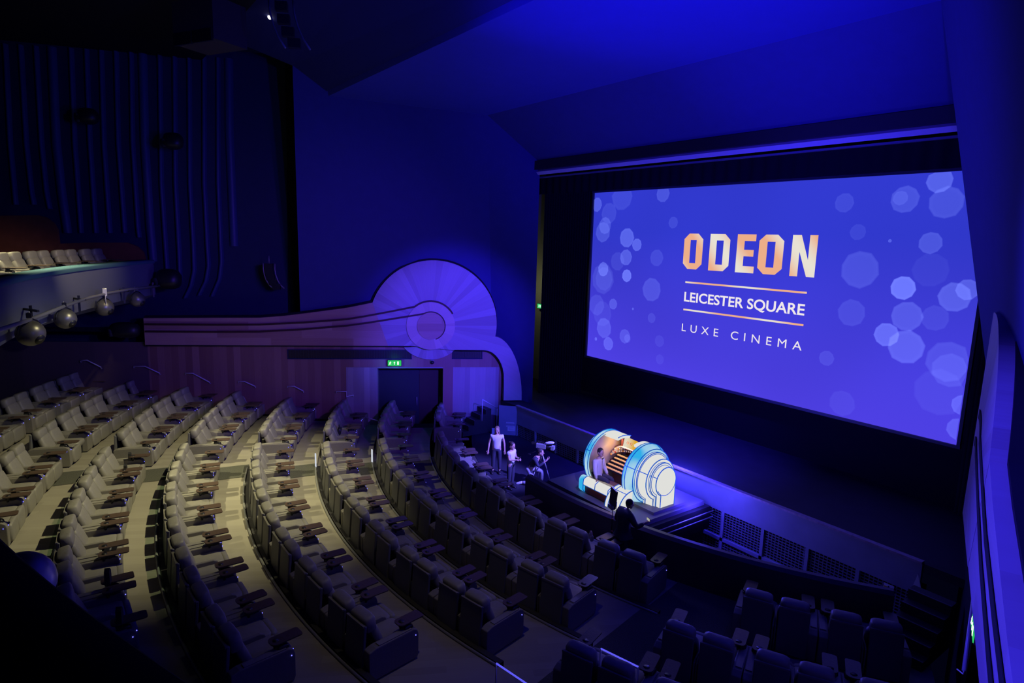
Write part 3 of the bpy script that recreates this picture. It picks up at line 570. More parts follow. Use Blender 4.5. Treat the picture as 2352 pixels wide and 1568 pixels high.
No = [(0, 0), (.32, 0), (.32, .60), (.68, 0), (1, 0), (1, 1), (.69, 1), (.69, .40), (.35, 1), (0, 1)]
letter(Oo, Oi, -15.27, -14.43, 'letter_o'); letter(Do, Di, -14.13, -13.30, 'letter_d'); letter(Eo, None, -13.02, -12.31, 'letter_e'); letter(Oo, Oi, -12.18, -11.30, 'letter_o'); letter(No, None, -11.02, -10.20, 'letter_n')
for z_ in (-1.42, -2.445):
    m = MB(); m.box(((-15.09-10.38)/2-so.x, -0.09, z_-so.z), (4.71, 0.006, 0.062)); m.build('gold_rule', M_gold, scr)
def text(body, x0, x1, zb_, zt_, m, sp=1.0, off=0.0):
    c = bpy.data.curves.new('lettering', 'FONT'); c.body = body; c.size = 1; c.space_character = sp; c.offset = off; c.extrude = 0.002
    o = bpy.data.objects.new('lettering', c); S.collection.objects.link(o); bpy.context.view_layer.update()
    xs = [v[0] for v in o.bound_box]; ys = [v[1] for v in o.bound_box]; w = max(xs)-min(xs)
    # cap height of the built-in font is about 0.73 of its size
    sy = (zt_-zb_)/0.73; sx = (x1-x0)/w
    o.data.materials.append(m); me_ = bpy.data.meshes.new_from_object(o.evaluated_get(bpy.context.evaluated_depsgraph_get())); bpy.data.objects.remove(o); o = bpy.data.objects.new('lettering', me_); S.collection.objects.link(o); o.parent = scr; o.rotation_euler = (PI/2, 0, 0); o.scale = (sx, sy, 1); o.location = (x0-min(xs)*sx-so.x, -0.09, zb_-so.z); return o
text('LEICESTER SQUARE', -15.09, -10.39, -2.13, -1.77, M_lw, 1.0, 0.018)
text('LUXE CINEMA', -15.10, -10.36, -3.26, -2.96, M_lw, 1.75, -0.004)
# header beam, lit strip, borders
beam = thing('header_beam', 'long black header beam with a pale lower strip across the top of the stage opening', 'beam', (-12.6, 15.85, 2.8))
a = MB(); a.box((0, 0, 0.09), (16.8, 0.35, 0.34)); a.box((0, 0.12, 0.30), (16.4, 0.3, 0.1)); a.build('fascia', M_black, beam)
a = MB(); a.box((0.2, 0.02, -0.16), (16.5, 0.2, 0.14), Rm('X', 35)); a.build('pale_strip', mat('pale_pelmet', (0.55, 0.50, 0.60), 0.6), beam)
a = MB(); a.box((0.3, 0.25, -0.34), (16.3, 0.1, 0.05)); a.build('lower_track', mat('track_grey', (0.10, 0.10, 0.20), 0.5), beam)
# fabric border above the screen
def drape(P, z0, z1, n, amp, name, label, par=None):
    m = MB(); rows_ = []
    for z in (z0, (z0+z1)/2, z1):
        row = []
        for i in range(n+1):
            t_ = i/n*(len(P)-1); j = min(int(t_), len(P)-2); f_ = t_-j; a = Vector(P[j]); b = Vector(P[j+1]); dd = (b-a).normalized(); nn = Vector((-dd.y, dd.x))
            q = a+(b-a)*f_+nn*amp*math.sin(i*PI/2); row.append(Vector((q.x, q.y, z)))
        rows_.append(row)
    m.grid(rows_); return tag(m.build(name, M_velvet), label, 'curtain')
drape([(-21.2, 16.6), (-4, 16.6)], 1.85, 2.6, 160, 0.04, 'border_curtain', 'black pleated border curtain hanging above the cinema screen')
drape([(-21.50, 17.3), (-21.1, 18.2), (-20.45, 18.95)], -6.86, 3.2, 72, 0.07, 'side_curtain', 'tall black pleated curtain left of the cinema screen')
drape([(-5.7, 19.0), (-4.6, 18.0), (-4.2, 16.4)], -6.86, 3.2, 72, 0.07, 'side_curtain', 'tall black pleated curtain right of the cinema screen')
# ------------------------------------------------------------------ recliners
def seat_proto(sgn):
    """recliner facing +y, outer arm on side sgn"""
    t = thing('recliner', 'x', 'recliner')
    def tilt(d): return Rm('X', d)
    b = MB(); b.box((0, 0.40, 0.15), (0.56, 0.86, 0.26)); bevel(b.build('base', M_base, t), 0.02, 1)
    b = MB(); b.pill((-sgn*0.035, 0.56, 0.42), (0.60, 0.80, 0.20), 0.35); b.build('seat_cushion', M_leather, t)
    b = MB(); b.pill((-sgn*0.035, 0.98, 0.29), (0.60, 0.15, 0.44), 0.35); b.build('footrest', M_leather, t)
    b = MB(); b.pill((-sgn*0.02, 0.17, 0.66), (0.60, 0.20, 0.56), 0.42, tilt(24)); b.build('backrest', M_leather, t)
    b = MB(); b.pill((0, 0.02, 0.965), (0.555, 0.25, 0.31), 0.42, tilt(10)); b.build('headrest', M_leather, t)
    b = MB(); b.pill((0, -0.07, 0.955), (0.52, 0.05, 0.03), 0.5); b.build('headrest_piping', M_leather2, t)
    b = MB(); 
    prof = [(-0.23, 0.06), (-0.17, 0.06), (-0.09, 1.0), (-0.15, 1.02)]
    b.prism(prof, lambda y, z, x: Vector((x, y, z)), -0.285, 0.285); bs_ = b.build('back_shell', M_shell, t); bevel(bs_, 0.012, 1)
    b = MB(); b.box((0, -0.145, 1.0), (0.56, 0.04, 0.035)); b.build('shell_top_rail', M_leather2, bs_)
    # outer arm
    def arm(x0, x1, name, yf=1.0, hh=0.63):
        pr = [(-0.16, 0.03), (yf-0.03, 0.03), (yf, 0.10), (yf, hh-0.13), (yf-0.03, hh-0.04), (yf-0.12, hh), (-0.02, hh), (-0.16, hh-0.04)]
        m = MB(); m.prism(pr, lambda y, z, x: Vector((x, y, z)), x0, x1); o = m.build(name, M_leather2, t); bevel(o, 0.018, 2); return o
    xa = sorted((sgn*0.265, sgn*0.447)); ao = arm(xa[0], xa[1], 'outer_armrest')
    xb = sorted((-sgn*0.300, -sgn*0.338)); arm(xb[0], xb[1], 'middle_armrest', 0.80, 0.60)
    m = MB(); m.box((sgn*0.37, 0.45, 0.637), (0.11, 0.78, 0.02)); m.build('armrest_pad', M_leather, ao)
    # cup bolster at arm front
    m = MB(); m.pill((sgn*0.33, 0.80, 0.60), (0.13, 0.26, 0.20), 0.6); m.build('arm_bolster', M_black, t)
    # button
    m = MB()
    m.pill((sgn*0.452, 0.92, 0.50), (0.018, 0.019, 0.019), 1, nu=6, nv=4); m.build('power_button', M_led, ao)
    m = MB(); m.pill((sgn*0.34, 1.004, 0.53), (0.019, 0.018, 0.019), 1, nu=6, nv=4); m.build('power_button', M_led, ao)
    # tray
    xc = sgn*0.255; w, y0, y1, rr = 0.125, 0.60, 1.20, 0.05
    out = []
    for cx, cy_, a0 in ((xc+w-rr, y1-rr, 0), (xc-w+rr, y1-rr, 90), (xc-w+0.09, y0+0.09, 180), (xc+w-0.09, y0+0.09, 270)):
        r2 = rr if cy_ > 1 else 0.09
        for i in range(5): a = math.radians(a0+22.5*i); out.append((cx+r2*math.cos(a), cy_+r2*math.sin(a)))
    m = MB(); m.prism(out, ID, 0.735, 0.757); tray = m.build('tray_table', M_tray, t)
    m = MB(); m.tube([(xc, y0+0.12, 0.66), (xc, y0+0.12, 0.761)], 0.058, 14); ch = m.build('cup_holder', M_black, tray)
    m = MB(); m.tube([(xc, y0+0.10, 0.60), (xc, y0+0.10, 0.735)], 0.028, 8); m.box((xc, y0+0.2, 0.725), (0.05, 0.22, 0.015)); m.build('tray_arm', M_black, tray)
    for ch in t.children_recursive:
        if ch.type == 'MESH':
            for v in ch.data.vertices:
                if v.co.y > 0: v.co.y *= 0.89
    return t
protoL, protoR = seat_proto(-1), seat_proto(1)
used = {1: False, -1: False}
def put_seat(pos, th, sgn, label, group, footrest_out=False, tray_turn=None):
    proto = protoR if sgn > 0 else protoL
    if not used[sgn]: o = proto; used[sgn] = True
    else: o = copy_tree(proto)
    o.name = 'recliner'; o.location = pos; o.rotation_euler = (0, 0, math.radians(th)); o['label'] = label; o['category'] = 'recliner'; o['group'] = group
    for ch in o.children:
        if ch.name.startswith('tray_table'):
            a = tray_turn if tray_turn is not None else random.uniform(-4, 4)
            ox = sgn*0.335; p = Vector((ox, 0.66, 0)); rz = math.radians(a); ch.rotation_euler = (0, 0, rz)
            ch.location = p-Matrix.Rotation(rz, 3, 'Z') @ p
        if footrest_out and ch.name.startswith('footrest'):
            ch.location = (0, 1.02-0.02, 0.50); ch.rotation_euler = (math.radians(-62), 0, 0); ch.location = (0, 0.98+0.02, -0.02)
    return o
ordn = ['first', 'second', 'third', 'fourth', 'fifth', 'sixth', 'seventh', 'eighth', 'ninth', 'tenth', 'eleventh', 'twelfth', 'thirteenth', 'fourteenth', 'fifteenth', 'sixteenth']
rown = {'G': 'front row', 'F': 'second row from stage', 'E': 'third row from stage', 'D': 'fourth row from stage', 'C': 'fifth row from stage', 'B': 'sixth row from stage', 'A': 'seventh row from stage', 'Z': 'row under the balcony'}
SPP, SPG = 0.68, 0.91        # spacing inside a pair / between pairs
def row(k, th0, n, dirn, first_single, where, cnt, skip=(), **kw):
    """n recliners from angle th0; dirn +1 to growing angle; seats alternate pair / gap. sgn: outer arm side in seat frame"""
    r = rowR[k]; th = th0; zf_ = rowH[k]-SEAT_H
    for i in range(n):
        inpair = (i+(1 if first_single else 0)) % 2      # 0 = starts a pair
        # facing the stage: local +x is towards growing angle
        sgn = (-1 if inpair == 0 else 1)*dirn
        lab = 'taupe recliner, %s, %s, %s from %s' % (cnt[0], rown[k], ordn[i], cnt[1])
        put_seat(pol(r, th, zf_), th, sgn, lab, 'recliners in the %s' % where, **kw.get('x%d' % i, {}))
        th += dirn*math.degrees((SPP if inpair == 0 else SPG)/r)
    return th
for k, th0, n in (('G', -22.5, 14), ('F', -20.3, 14), ('E', -18.7, 14), ('D', -17.9, 14), ('C', -17.3, 14), ('B', -16.3, 12), ('A', -16.8, 6)):
    row(k, th0, n, 1, False, 'curved centre block', ('centre block', 'the cross aisle'))
for k, th0, n, fs in (('A', -20.0, 10, False), ('B', -20.35, 9, False), ('C', -21.6, 8, False), ('D', -22.9, 7, False), ('E', -24.3, 6, False), ('F', -26.6, 5, False), ('G', -32.0, 3, False)):
    kw = {'x1': dict(footrest_out=True)} if k == 'A' else {}
    row(k, th0, n, -1, fs, 'left wall block', ('left wall block', 'the cross aisle'), **kw)
row('Z', -25.2, 7, -1, False, 'shadowed back row', ('dim wall side', 'the cross aisle'))
row('Z', -22.6, 6, 1, False, 'shadowed back row', ('dim centre side', 'the cross aisle'))
for k, th0, n in (('G', 25.4, 4), ('F', 21.8, 5), ('E', 18.4, 6), ('D', 15.3 if False else 19.0, 6)):
    row(k, th0, n, 1, False, 'right wall block', ('right wall block', 'the aisle'))
# circle seats seen over the balcony ledge
for i in range(9):
    th = -(19.2+i*1.66+(0.22 if i % 2 else 0)); put_seat(pol(28.35, th, -1.92), th, 1 if i % 2 == 0 else -1, 'pale recliner in the balcony above, %s from the photo edge' % ordn[i], 'recliners in the balcony row')
# ------------------------------------------------------------------ balcony (circle front)
bl = MB(); n = 80; RB = 26.5
def btop(th): return -1.22 if th < 3 else (-1.22-0.83*min(1, (th-3)/7))
def brad(th): return 0 if th < 3 else 0.40*min(1, (th-3)/7)
a0 = th_wall(RB)
def ring(prof, a0, a1, n=80): return [[pol(r+(brad(a0+(a1-a0)*j/n) if callable(z) else 0), a0+(a1-a0)*j/n, z if not callable(z) else z(a0+(a1-a0)*j/n)) for j in range(n+1)] for r, z in prof]
bprof = [(RB+0.02, btop), (RB, lambda t_: btop(t_)-0.08), (RB, lambda t_: btop(t_)-1.30), (RB+0.5, lambda t_: btop(t_)-1.55), (27.6, lambda t_: btop(t_)-1.6), (33.0, lambda t_: btop(t_)-1.2)]
lprof = [(RB-0.04, lambda t_: btop(t_)-0.10), (RB-0.06, lambda t_: btop(t_)-0.02), (RB-0.02, lambda t_: btop(t_)+0.03), (RB+0.45, lambda t_: btop(t_)+0.03), (RB+0.47, lambda t_: btop(t_)-0.7)]
bl.grid(ring(bprof, a0, 3), False); balc = struct(bl.build('wall_front', M_balc))
bt = MB(); bt.grid(ring(lprof, a0, 3), True); bt.build('ledge', M_balctop, balc)
b2_ = MB(); b2_.grid(ring(bprof, 3, 42), False); b2_ = struct(b2_.build('wall_front', M_velvet)); bt = MB(); bt.grid(ring(lprof, 3, 42), True); bt.build('ledge', M_velvet, b2_)
bf = MB(); bf.grid(ring([(RB+0.4, -1.93), (30.0, -1.93), (30.0, -1.5), (33, -1.5)], th_wall(28), -2), False); struct(bf.build('floor', M_stage))
bf = MB(); bf.grid(ring([(RB+0.2, -2.9), (33, -2.9)], -2, 30), False); struct(bf.build('floor', M_dark))
# wood cheeks stepping up on the balcony side wall
def cheek(poly, t0, label):
    pass
def px_panel(px, t0, th_, name):
    pts = [onwall(u, v_, t0) for u, v_ in px]; m = MB(); n = len(pts); off = LW.n*(-th_)
    m.add(pts+[p+off for p in pts], [tuple(range(n)), tuple(range(2*n-1, n-1, -1))]+[(i, (i+1) % n, n+(i+1) % n, n+i) for i in range(n)])
    return struct(m.build(name, M_woodcheek))
M_woodcheek = mat('cheek_veneer', (0.22, 0.07, 0.035), 0.5, noise=0.3, nscale=3)
px_panel([(-90, 496), (85, 494), (105, 499), (122, 512), (131, 527), (135, 560), (135, 610), (-90, 625)], -0.25, 0.12, 'trim_5')
px_panel([(120, 560), (200, 557), (292, 557), (315, 566), (328, 578), (333, 594), (330, 604), (120, 625)], -0.25, 0.12, 'trim_6')
# rail of globe spotlights under the ledge
def onR(u, w, Rr):
    r = ray(u, w); a = r.x*r.x+r.y*r.y; b = -2*(r.x*CX+r.y*CY); c = CX*CX+CY*CY-Rr*Rr; d_ = b*b-4*a*c
    return r*((-b+math.sqrt(max(0, d_)))/2/a)
rail = thing('lighting_rail', 'grey tubular lighting rail curving along the balcony front', 'rail', onR(0, 757, 26.1))
m = MB(); m.tube([onR(u, v_, 26.1)-rail.location for u, v_ in ((-60, 775), (0, 757), (60, 737), (100, 722), (150, 702), (200, 685), (250, 673), (300, 664), (380, 654))], 0.045, 8); m.build('pipe', M_greym, rail)
for u, v_ in ((72, 718), (182, 690), (285, 668), (352, 655)):
    p = onR(u, v_+10, 26.3)-rail.location; m = MB(); m.box(p, (0.06, 0.06, 0.55)); m.box(p+Vector((0, 0, 0.17)), (0.7, 0.05, 0.05), Matrix.Rotation(math.radians(25), 3, 'Z')); m.build('bracket', M_black, rail)
def globe(c, r, label, glow=False):
    t = thing('globe_spotlight', label, 'spotlight', c, 0, 'globe spotlights on the balcony rail')
    m = MB(); m.pill((0, 0, 0), (2*r, 2*r, 2*r), 1.0, nu=20, nv=12); m.build('globe', M_bulb, t)
    m = MB(); m.tube([(0.35*r*0+math.cos(a)*r*0.97*0.72+0.5*r, math.sin(a)*r*0.97*0.72+0.45*r, -0.25*r+0*a) for a in [0]]+[(0.62*r, 0.62*r, -0.35*r)], r*0.55, 16); 
    m = MB(); q = Vector((0.62, 0.6, -0.5)).normalized(); m.tube([q*r*0.75, q*r*0.985], r*0.40, 18); m.build('lens_hood', M_black, t)
    if glow: return t
    m = MB(); pts = [(math.cos(a)*r*1.12*0.7, -math.cos(a)*r*1.12*0.7, math.sin(a)*r*1.12) for a in [PI*i/10 for i in range(11)]]; m.tube(pts, 0.018, 6); m.build('yoke', M_black, t)
    m = MB(); m.tube([(0, 0, r*1.05), (0, 0, r*1.05+0.16)], 0.03, 6); m.box((0, 0, r*1.05+0.1), (0.12, 0.1, 0.1)); m.build('clamp', M_black, t)
    m = MB(); m.tube([(-r*0.8, -0.05, 0.1), (-r*1.4, -0.05, 0.16), (-r*1.7, -0.02, 0.34), (-r*2.0, 0, 0.42)], 0.012, 5); m.build('cable', M_white, t)
    return t
for (u, v_, r), l in zip(((70, 765, .285), (150, 732, .265), (240, 706, .265), (315, 688, .255)), ('nearest the photo edge', 'second along', 'under the small white box', 'last before the dark fixtures')):
    globe(onR(u, v_, 26.1), r, 'pewter globe spotlight hanging on the balcony rail, %s' % l)
wb = thing('white_junction_box', 'small white box clipped on the balcony lighting rail', 'junction box', onR(240, 671, 26.1)); m = MB(); m.box((0, 0, 0), (0.2, 0.12, 0.24)); bevel(m.build('case', M_white, wb), 0.01)
m = MB(); m.tube([(0.1, 0, -0.05), (0.25, 0, -0.1), (0.35, 0, -0.35)], 0.012, 5); m.build('cable', M_white, wb)
g = globe(onZ(48, 1338, -2.45), 0.21, 'dark globe spotlight glowing blue below the near balcony edge', True)
gl = bpy.data.objects.new
spot('near_globe_fill', onZ(48, 1338, -2.45)+Vector((0.75, 0.75, -0.35)), onZ(60, 1330, -2.45), 26, (0.06, 0.05, 1.0), 40, 0.5, 0.03)  # spot stands clear of the globe and shines back onto it
# dark speaker-like fittings on the side wall near the rail end
def fit(u, v_, w, h_, dpt, label):
    p = onwall(u, v_, 0.2); t = thing('wall_speaker', label, 'speaker', p, LW.rot); m = MB(); m.pill((0, 0.1, 0), (w, dpt, h_), 0.7, Rm('X', 20)); m.build('cabinet', M_black, t)
    m = MB(); m.tube([(w*0.3, dpt*0.2, -0.1*h_), (w*0.45, dpt*0.5, -0.15*h_)], 0.16, 12); m.build('driver', mat('driver_grey', (0.05, 0.05, 0.07), 0.4), t); m = MB(); m.box((0, -0.12, 0), (0.08, 0.3, 0.08)); m.build('bracket', M_black, t)
fit(390, 640, 0.9, 0.75, 0.7, 'dark wall speaker beside the far end of the lighting rail'); fit(290, 757, 1.1, 0.6, 0.6, 'dark speaker at the left end of the veneer band')
fit(205, 268, 0.7, 0.55, 0.5, 'dark speaker on the ribbed wall, upper left'); fit(400, 325, 0.7, 0.6, 0.5, 'dark speaker on the ribbed wall with a blue glint')
# curved line of lamp frames
def truss(px, label, w=0.22, zc=None):
    P = [onwall(u, v_, -0.3) if zc is None else onZ(u, v_, zc-0.012*(v_)) for u, v_ in px]; t = thing('fixture_rack', label, 'fixture rack', P[0]); o = P[0]
    m = MB(); m.tube([p-o-LW.d*w for p in P], 0.025, 5); m.tube([p-o+LW.d*w for p in P], 0.025, 5); m.build('side_rails', M_greym, t)
    m = MB()
    for i in range(len(P)-1):
        q = (P[i]+P[i+1])/2-o; m.box(q, (0.3, 0.18, 0.22), Matrix.Rotation(LW.rot, 3, 'Z'))
    m.build('cells', M_black, t); m = MB(); m.tube([P[0]-o, P[0]-o+Vector((0, 0, 0.3))], 0.02, 5); m.build('hanger', M_greym, t)
truss([(618, 605), (618, 618), (620, 630), (624, 642), (631, 654), (640, 662)], 'curved rack of small fixtures hanging by the dark niche')
truss([(645, 0), (648, 30), (656, 60), (668, 88), (684, 112)], 'curved rack of fixtures hanging from the dark ceiling', 0.3, 5.9)
# small ceiling lamp and the ceiling box
p = onZ(620, 39, 6.3); t = thing('ceiling_spotlight', 'tiny bright white spotlight on the dark ceiling', 'spotlight', p); m = MB(); m.pill((0, 0, 0), (0.13, 0.13, 0.13), 1); m.build('lens', emis('white_hot_lamp', (1, 0.95, 0.8), 8), t); m = MB(); m.tube([(0, 0, 0.04), (0, 0, 0.25)], 0.07, 10); m.build('can', M_black, t)
p = onZ(482, 60, 5.6); t = thing('ceiling_speaker_box', 'large dark boxed unit with two bays under the ceiling', 'speaker box', p, math.radians(28)); m = MB(); m.box((0, 0, 0), (1.6, 1.1, 1.1)); m.build('case', mat('box_brown', (0.05, 0.04, 0.035), 0.8), t)
m = MB()
for x in (-0.4, 0.4): m.box((x, -0.56, -0.45), (0.72, 0.06, 0.3))
m.build('bays', M_black, t)
# ------------------------------------------------------------------ handrails
def handrail(P, label, r=0.022, group='handrails on the left wall', legs=False, m_=None):
    P = [Vector(p) for p in P]; o = P[0].copy(); t = thing('handrail', label, 'handrail', o, 0, group)
    m = MB(); m.tube([p-o for p in P], r, 8); m.build('rail', m_ or M_metal, t)
    for p in (P[0], P[-1]):
        m = MB()
        if legs: m.tube([p-o, p-o-Vector((0, 0, 0.9))], 0.016, 6)
        else: m.tube([p-o, p-o-Vector((0, 0, 0.06)), p-o-LW.n*0.12-Vector((0, 0, 0.06))], 0.012, 6)
        m.build('bracket', M_metal, t)
M_glowrail = emis('blue_glow_rail', (0.12, 0.11, 1.0), 0.9)  # metal rail made to glow in place of the blue light on it
nm = ['furthest back', 'second from the back', 'third from the back', 'fourth from the back', 'stepped one by the pale panel']
for i, px in enumerate(([(307, 841), (333, 841), (367, 857)], [(425, 857), (443, 857), (482, 878)], [(547, 876), (562, 876), (586, 887)], [(660, 887), (676, 887), (697, 898)], [(772, 899), (796, 899), (796, 911), (812, 907)])):
    handrail([onwall(u, v_, 0.13) for u, v_ in px], 'short bent metal handrail on the left wall, %s' % nm[i])
handrail([onwall(u, v_, 0.13) for u, v_ in [(185, 828), (200, 827), (232, 843)]], 'dim metal handrail on the wall under the balcony')
handrail([onZ(837, 957, -7.35), onZ(871, 967, -7.42)], 'short blue-lit handrail behind the end seat by the dark doorway', 0.02, 'aisle handrails', True)
handrail([onZ(1140, 1523, -6.9), onZ(1225, 1580, -7.0)], 'bright blue-lit rail at the bottom edge beside the last curved rows', 0.015, 'aisle handrails', True, M_glowrail)
handrail([onZ(1380, 1489, -7.0), onZ(1466, 1531, -7.1)], 'bright blue-lit rail between the front block and right block', 0.015, 'aisle handrails', True, M_glowrail)
handrail([onY(2242, 1330, 12.5), onY(2214, 1540, 11.0)], 'tall slim pale rail leaning beside the right wall', 0.03, 'aisle handrails', False)
handrail([onY(1108, 917, 13.6), onY(1142, 937, 14.6)], 'dark sloping rail on the steps at the left stage corner', 0.02, 'aisle handrails', True)
# ------------------------------------------------------------------ steps by the right wall and left corner
M_greyn = mat('dim_nosing', (0.12, 0.10, 0.16), 0.5)
def steps(x0, x1, label):
    t = thing('stage_steps', label, 'steps', ((x0+x1)/2, 14.2, -8.12)); w = abs(x1-x0)
    for i in range(5):
        h_ = 0.2*(i+1); y = -(4-i)*0.28; m = MB(); m.box((0, y+0.14, h_/2), (w, 0.28, h_)); s_ = m.build('step', M_riser, t)
        m = MB(); m.box((0, y+0.015, h_+0.006), (w, 0.03, 0.012)); m.build('nosing', M_greyn, s_)
steps(-4.85, -4.05, 'dark steps climbing to the stage beside the right wall'); steps(-21.75, -21.1, 'dark steps climbing to the stage at its left end')
# door wall below the stage corner, with paper notices
dw = MB(); A_, B_ = Vector((-20.63, 14.55, 0)), Vector((-20.1, 15.1, 0))
dw.add([A_+Vector((0, 0, -8.12)), B_+Vector((0, 0, -8.12)), B_+Vector((0, 0, -6.86)), A_+Vector((0, 0, -6.86))], [(0, 1, 2, 3)])
struct(dw.build('wall_front', M_apron))
def onpl(u, w, A, n): r = ray(u, w); return r*(A.dot(n)/r.dot(n))
def notice(u, v_, w, h_, label, name='notice'):
    # sheet on the stage front, lettering as fine dark lines
    p = onY(u, v_, 15.07); t = thing(name, label, 'notice', p)
    m = MB(); m.box((0, 0, 0), (w, 0.006, h_)); m.build('sheet', M_paper, t)
    m = MB()
    for i in range(4): m.box((0, -0.005, h_*(0.3-0.2*i)), (w*0.7, 0.003, h_*0.05))
    m.build('print_lines', M_greym, t)
# ------------------------------------------------------------------ small sign on the apron
p = onY(2041, 1349, 15.07); t = thing('warning_sign', 'small yellow warning notice on the lower right of the stage front', 'sign', p); m = MB(); m.box((0, 0, 0), (0.22, 0.006, 0.16)); m.build('white_board', M_paper, t)
m = MB(); m.box((0, -0.005, -0.03), (0.2, 0.004, 0.09)); m.build('yellow_panel', mat('sign_yellow', (0.75, 0.55, 0.05), 0.5), t)
m = MB(); m.prism([(-0.03, -0.0), (0.03, 0.0), (0, 0.05)], lambda a, b, c: Vector((a, -0.008-c, b)), 0, 0.003); m.build('triangle', M_black, t)
p = onY(2102, 1345, 14.9); t = thing('white_cloth', 'small white cloth corner hanging at the right end of the stage front', 'cloth', p); m = MB(); m.prism([(-0.08, -0.2), (0.16, -0.15), (0.02, 0.3)], lambda a, b, c: Vector((a, c, b)), 0, 0.02); m.build('fold', M_paper, t)
#@@PART2@@
# ------------------------------------------------------------------ door wall notices
nA = Vector((0.53, -0.53, 0)); 
def onD(u, w, t=0.02): r = ray(u, w); n = Vector((B_.y-A_.y, -(B_.x-A_.x), 0)).normalized(); return r*((A_.dot(n)+t)/r.dot(n))
drot = math.atan2(B_.y-A_.y, B_.x-A_.x)
for (u, w, sx, sz, lab, lines) in ((1134, 991, .16, .30, 'white notice on the blue door wall behind the standing woman', 0), (1174, 984, .30, .20, 'white notice with fine print on the blue door wall, right of the woman', 3)):
    p = onD(u, w); t = thing('paper_notice', lab, 'notice', p, drot); m = MB(); m.box((0, 0, 0), (sx, 0.006, sz)); m.build('sheet', M_paper, t)
    if lines:
        m = MB()
        for i in range(lines): m.box((0, -0.005, 0.05-0.05*i), (sx*0.75, 0.003, 0.012))
        m.build('print_lines', M_greym, t)
for w in (971, 979):
    p = onD(1172, w); t = thing('sign_strip', 'thin pale sign strip on the blue door wall, %s of two' % ('upper' if w == 971 else 'lower'), 'sign', p, drot); m = MB(); m.box((0, 0, 0), (0.34, 0.006, 0.05)); m.build('strip', M_paper, t)
    m = MB(); m.box((0, -0.005, 0), (0.3, 0.003, 0.01)); m.build('print_line', M_greym, t)
# ------------------------------------------------------------------ theatre organ
OX, OY, OZ = -12.1, 13.0, -7.2
lift = thing('organ_lift', 'low stepped lift platform carrying the glowing organ', 'lift platform', (OX, OY, OZ))
M_lift = mat('lift_paint', (0.11, 0.10, 0.15), 0.5)
m = MB(); m.box((0.05, 0.05, -0.06), (3.6, 2.8, 0.12)); m.build('deck', M_lift, lift)
m = MB(); m.box((0.05, 0.1, -0.45), (3.9, 2.9, 0.66)); m.box((0.05, 0.1, -1.6), (3.7, 2.7, 1.7)); m.build('lift_base', M_dark, lift)
m = MB()
for z in (-0.25, -0.42): m.tube([(2.06, -1.3, z), (2.06, 1.6, z)], 0.02, 5); m.tube([(-2.2, -1.37, z), (2.0, -1.37, z)], 0.02, 5)
m.build('guard_pipes', M_greym, lift)
m = MB(); m.box((0, 0, -0.001), (0.001, 0.001, 0.001))
org = thing('theatre_organ', 'glowing white and cyan theatre organ console with rows of keys', 'organ', (OX, OY, OZ))
M_gw = emis('glowing_white_panel', (0.74, 0.74, 0.71), 1.0)
def cyan_mat():
    m = bpy.data.materials.new('glowing_cyan_panel'); m.use_nodes = True; nt = m.node_tree; nt.nodes.clear(); N = nt.nodes; L = nt.links
    tc = N.new('ShaderNodeTexCoord'); nz = N.new('ShaderNodeTexNoise'); nz.inputs['Scale'].default_value = 1.7; nz.inputs['Detail'].default_value = 0.5; L.new(tc.outputs['Object'], nz.inputs['Vector'])
    cr = N.new('ShaderNodeValToRGB'); cr.color_ramp.elements[0].position = 0.38; cr.color_ramp.elements[1].position = 0.62
    cr.color_ramp.elements[0].color = (0.03, 0.42, 0.80, 1); cr.color_ramp.elements[1].color = (0.42, 0.66, 0.80, 1); L.new(nz.outputs['Fac'], cr.inputs[0])
    e = N.new('ShaderNodeEmission'); L.new(cr.outputs[0], e.inputs[0]); o = N.new('ShaderNodeOutputMaterial'); L.new(e.outputs[0], o.inputs[0]); return m
M_gc = cyan_mat(); M_seam = mat('blue_seam', (0.0, 0.05, 0.22), 0.5, emi=(0.0, 0.07, 0.35), es=1.0)
M_cream = mat('organ_cream', (0.55, 0.42, 0.30), 0.35); M_mahog = mat('organ_mahogany', (0.20, 0.045, 0.04), 0.4)
ZC = 0.80
def outline(r, leg=True, n=26):
    """circle of radius r about (0, ZC) standing on a leg box; y, z pairs"""
    if not leg: return [(r*math.cos(2*PI*i/32), ZC+r*math.sin(2*PI*i/32)) for i in range(32)]
    yl = -0.42*r; a0 = PI+math.acos(min(1, 0.42)); pts = []
    # from the lower left joint clockwise over the top to the right
    s0 = math.atan2(-math.sqrt(r*r-yl*yl), yl); s0 += 2*PI
    for i in range(n+1): a = s0+(0-s0)*i/n; pts.append((r*math.cos(a), ZC+r*math.sin(a)))
    pts += [(r, 0.06), (yl, 0.06)]; return pts
def ringpiece(x0, x1, r0, r1, m, leg=True, name='glowing_ring'):
    A, B = outline(r0, leg), outline(r1, leg); n = len(A); b = MB()
    b.add([(x0, y, z) for y, z in A]+[(x1, y, z) for y, z in B], [(i, (i+1) % n, n+(i+1) % n, n+i) for i in range(n)]+[tuple(range(n)), tuple(range(2*n-1, n-1, -1))])
    o = b.build(name, m, org); s_ = MB()
    s_.tube([(x1, y*1.004, (z-ZC)*1.004+ZC) for y, z in B]+[(x1, B[0][0], B[0][1])], 0.014, 5); s_.tube([(x0, y*1.004, (z-ZC)*1.004+ZC) for y, z in A]+[(x0, A[0][0], A[0][1])], 0.012, 5)
    for a in (155, 62): 
        q = math.radians(a); s_.tube([(x0, r0*1.004*math.cos(q), ZC+r0*1.004*math.sin(q)), (x1, r1*1.004*math.cos(q), ZC+r1*1.004*math.sin(q))], 0.012, 5)
    s_.build('seam_line', M_seam, o); return o
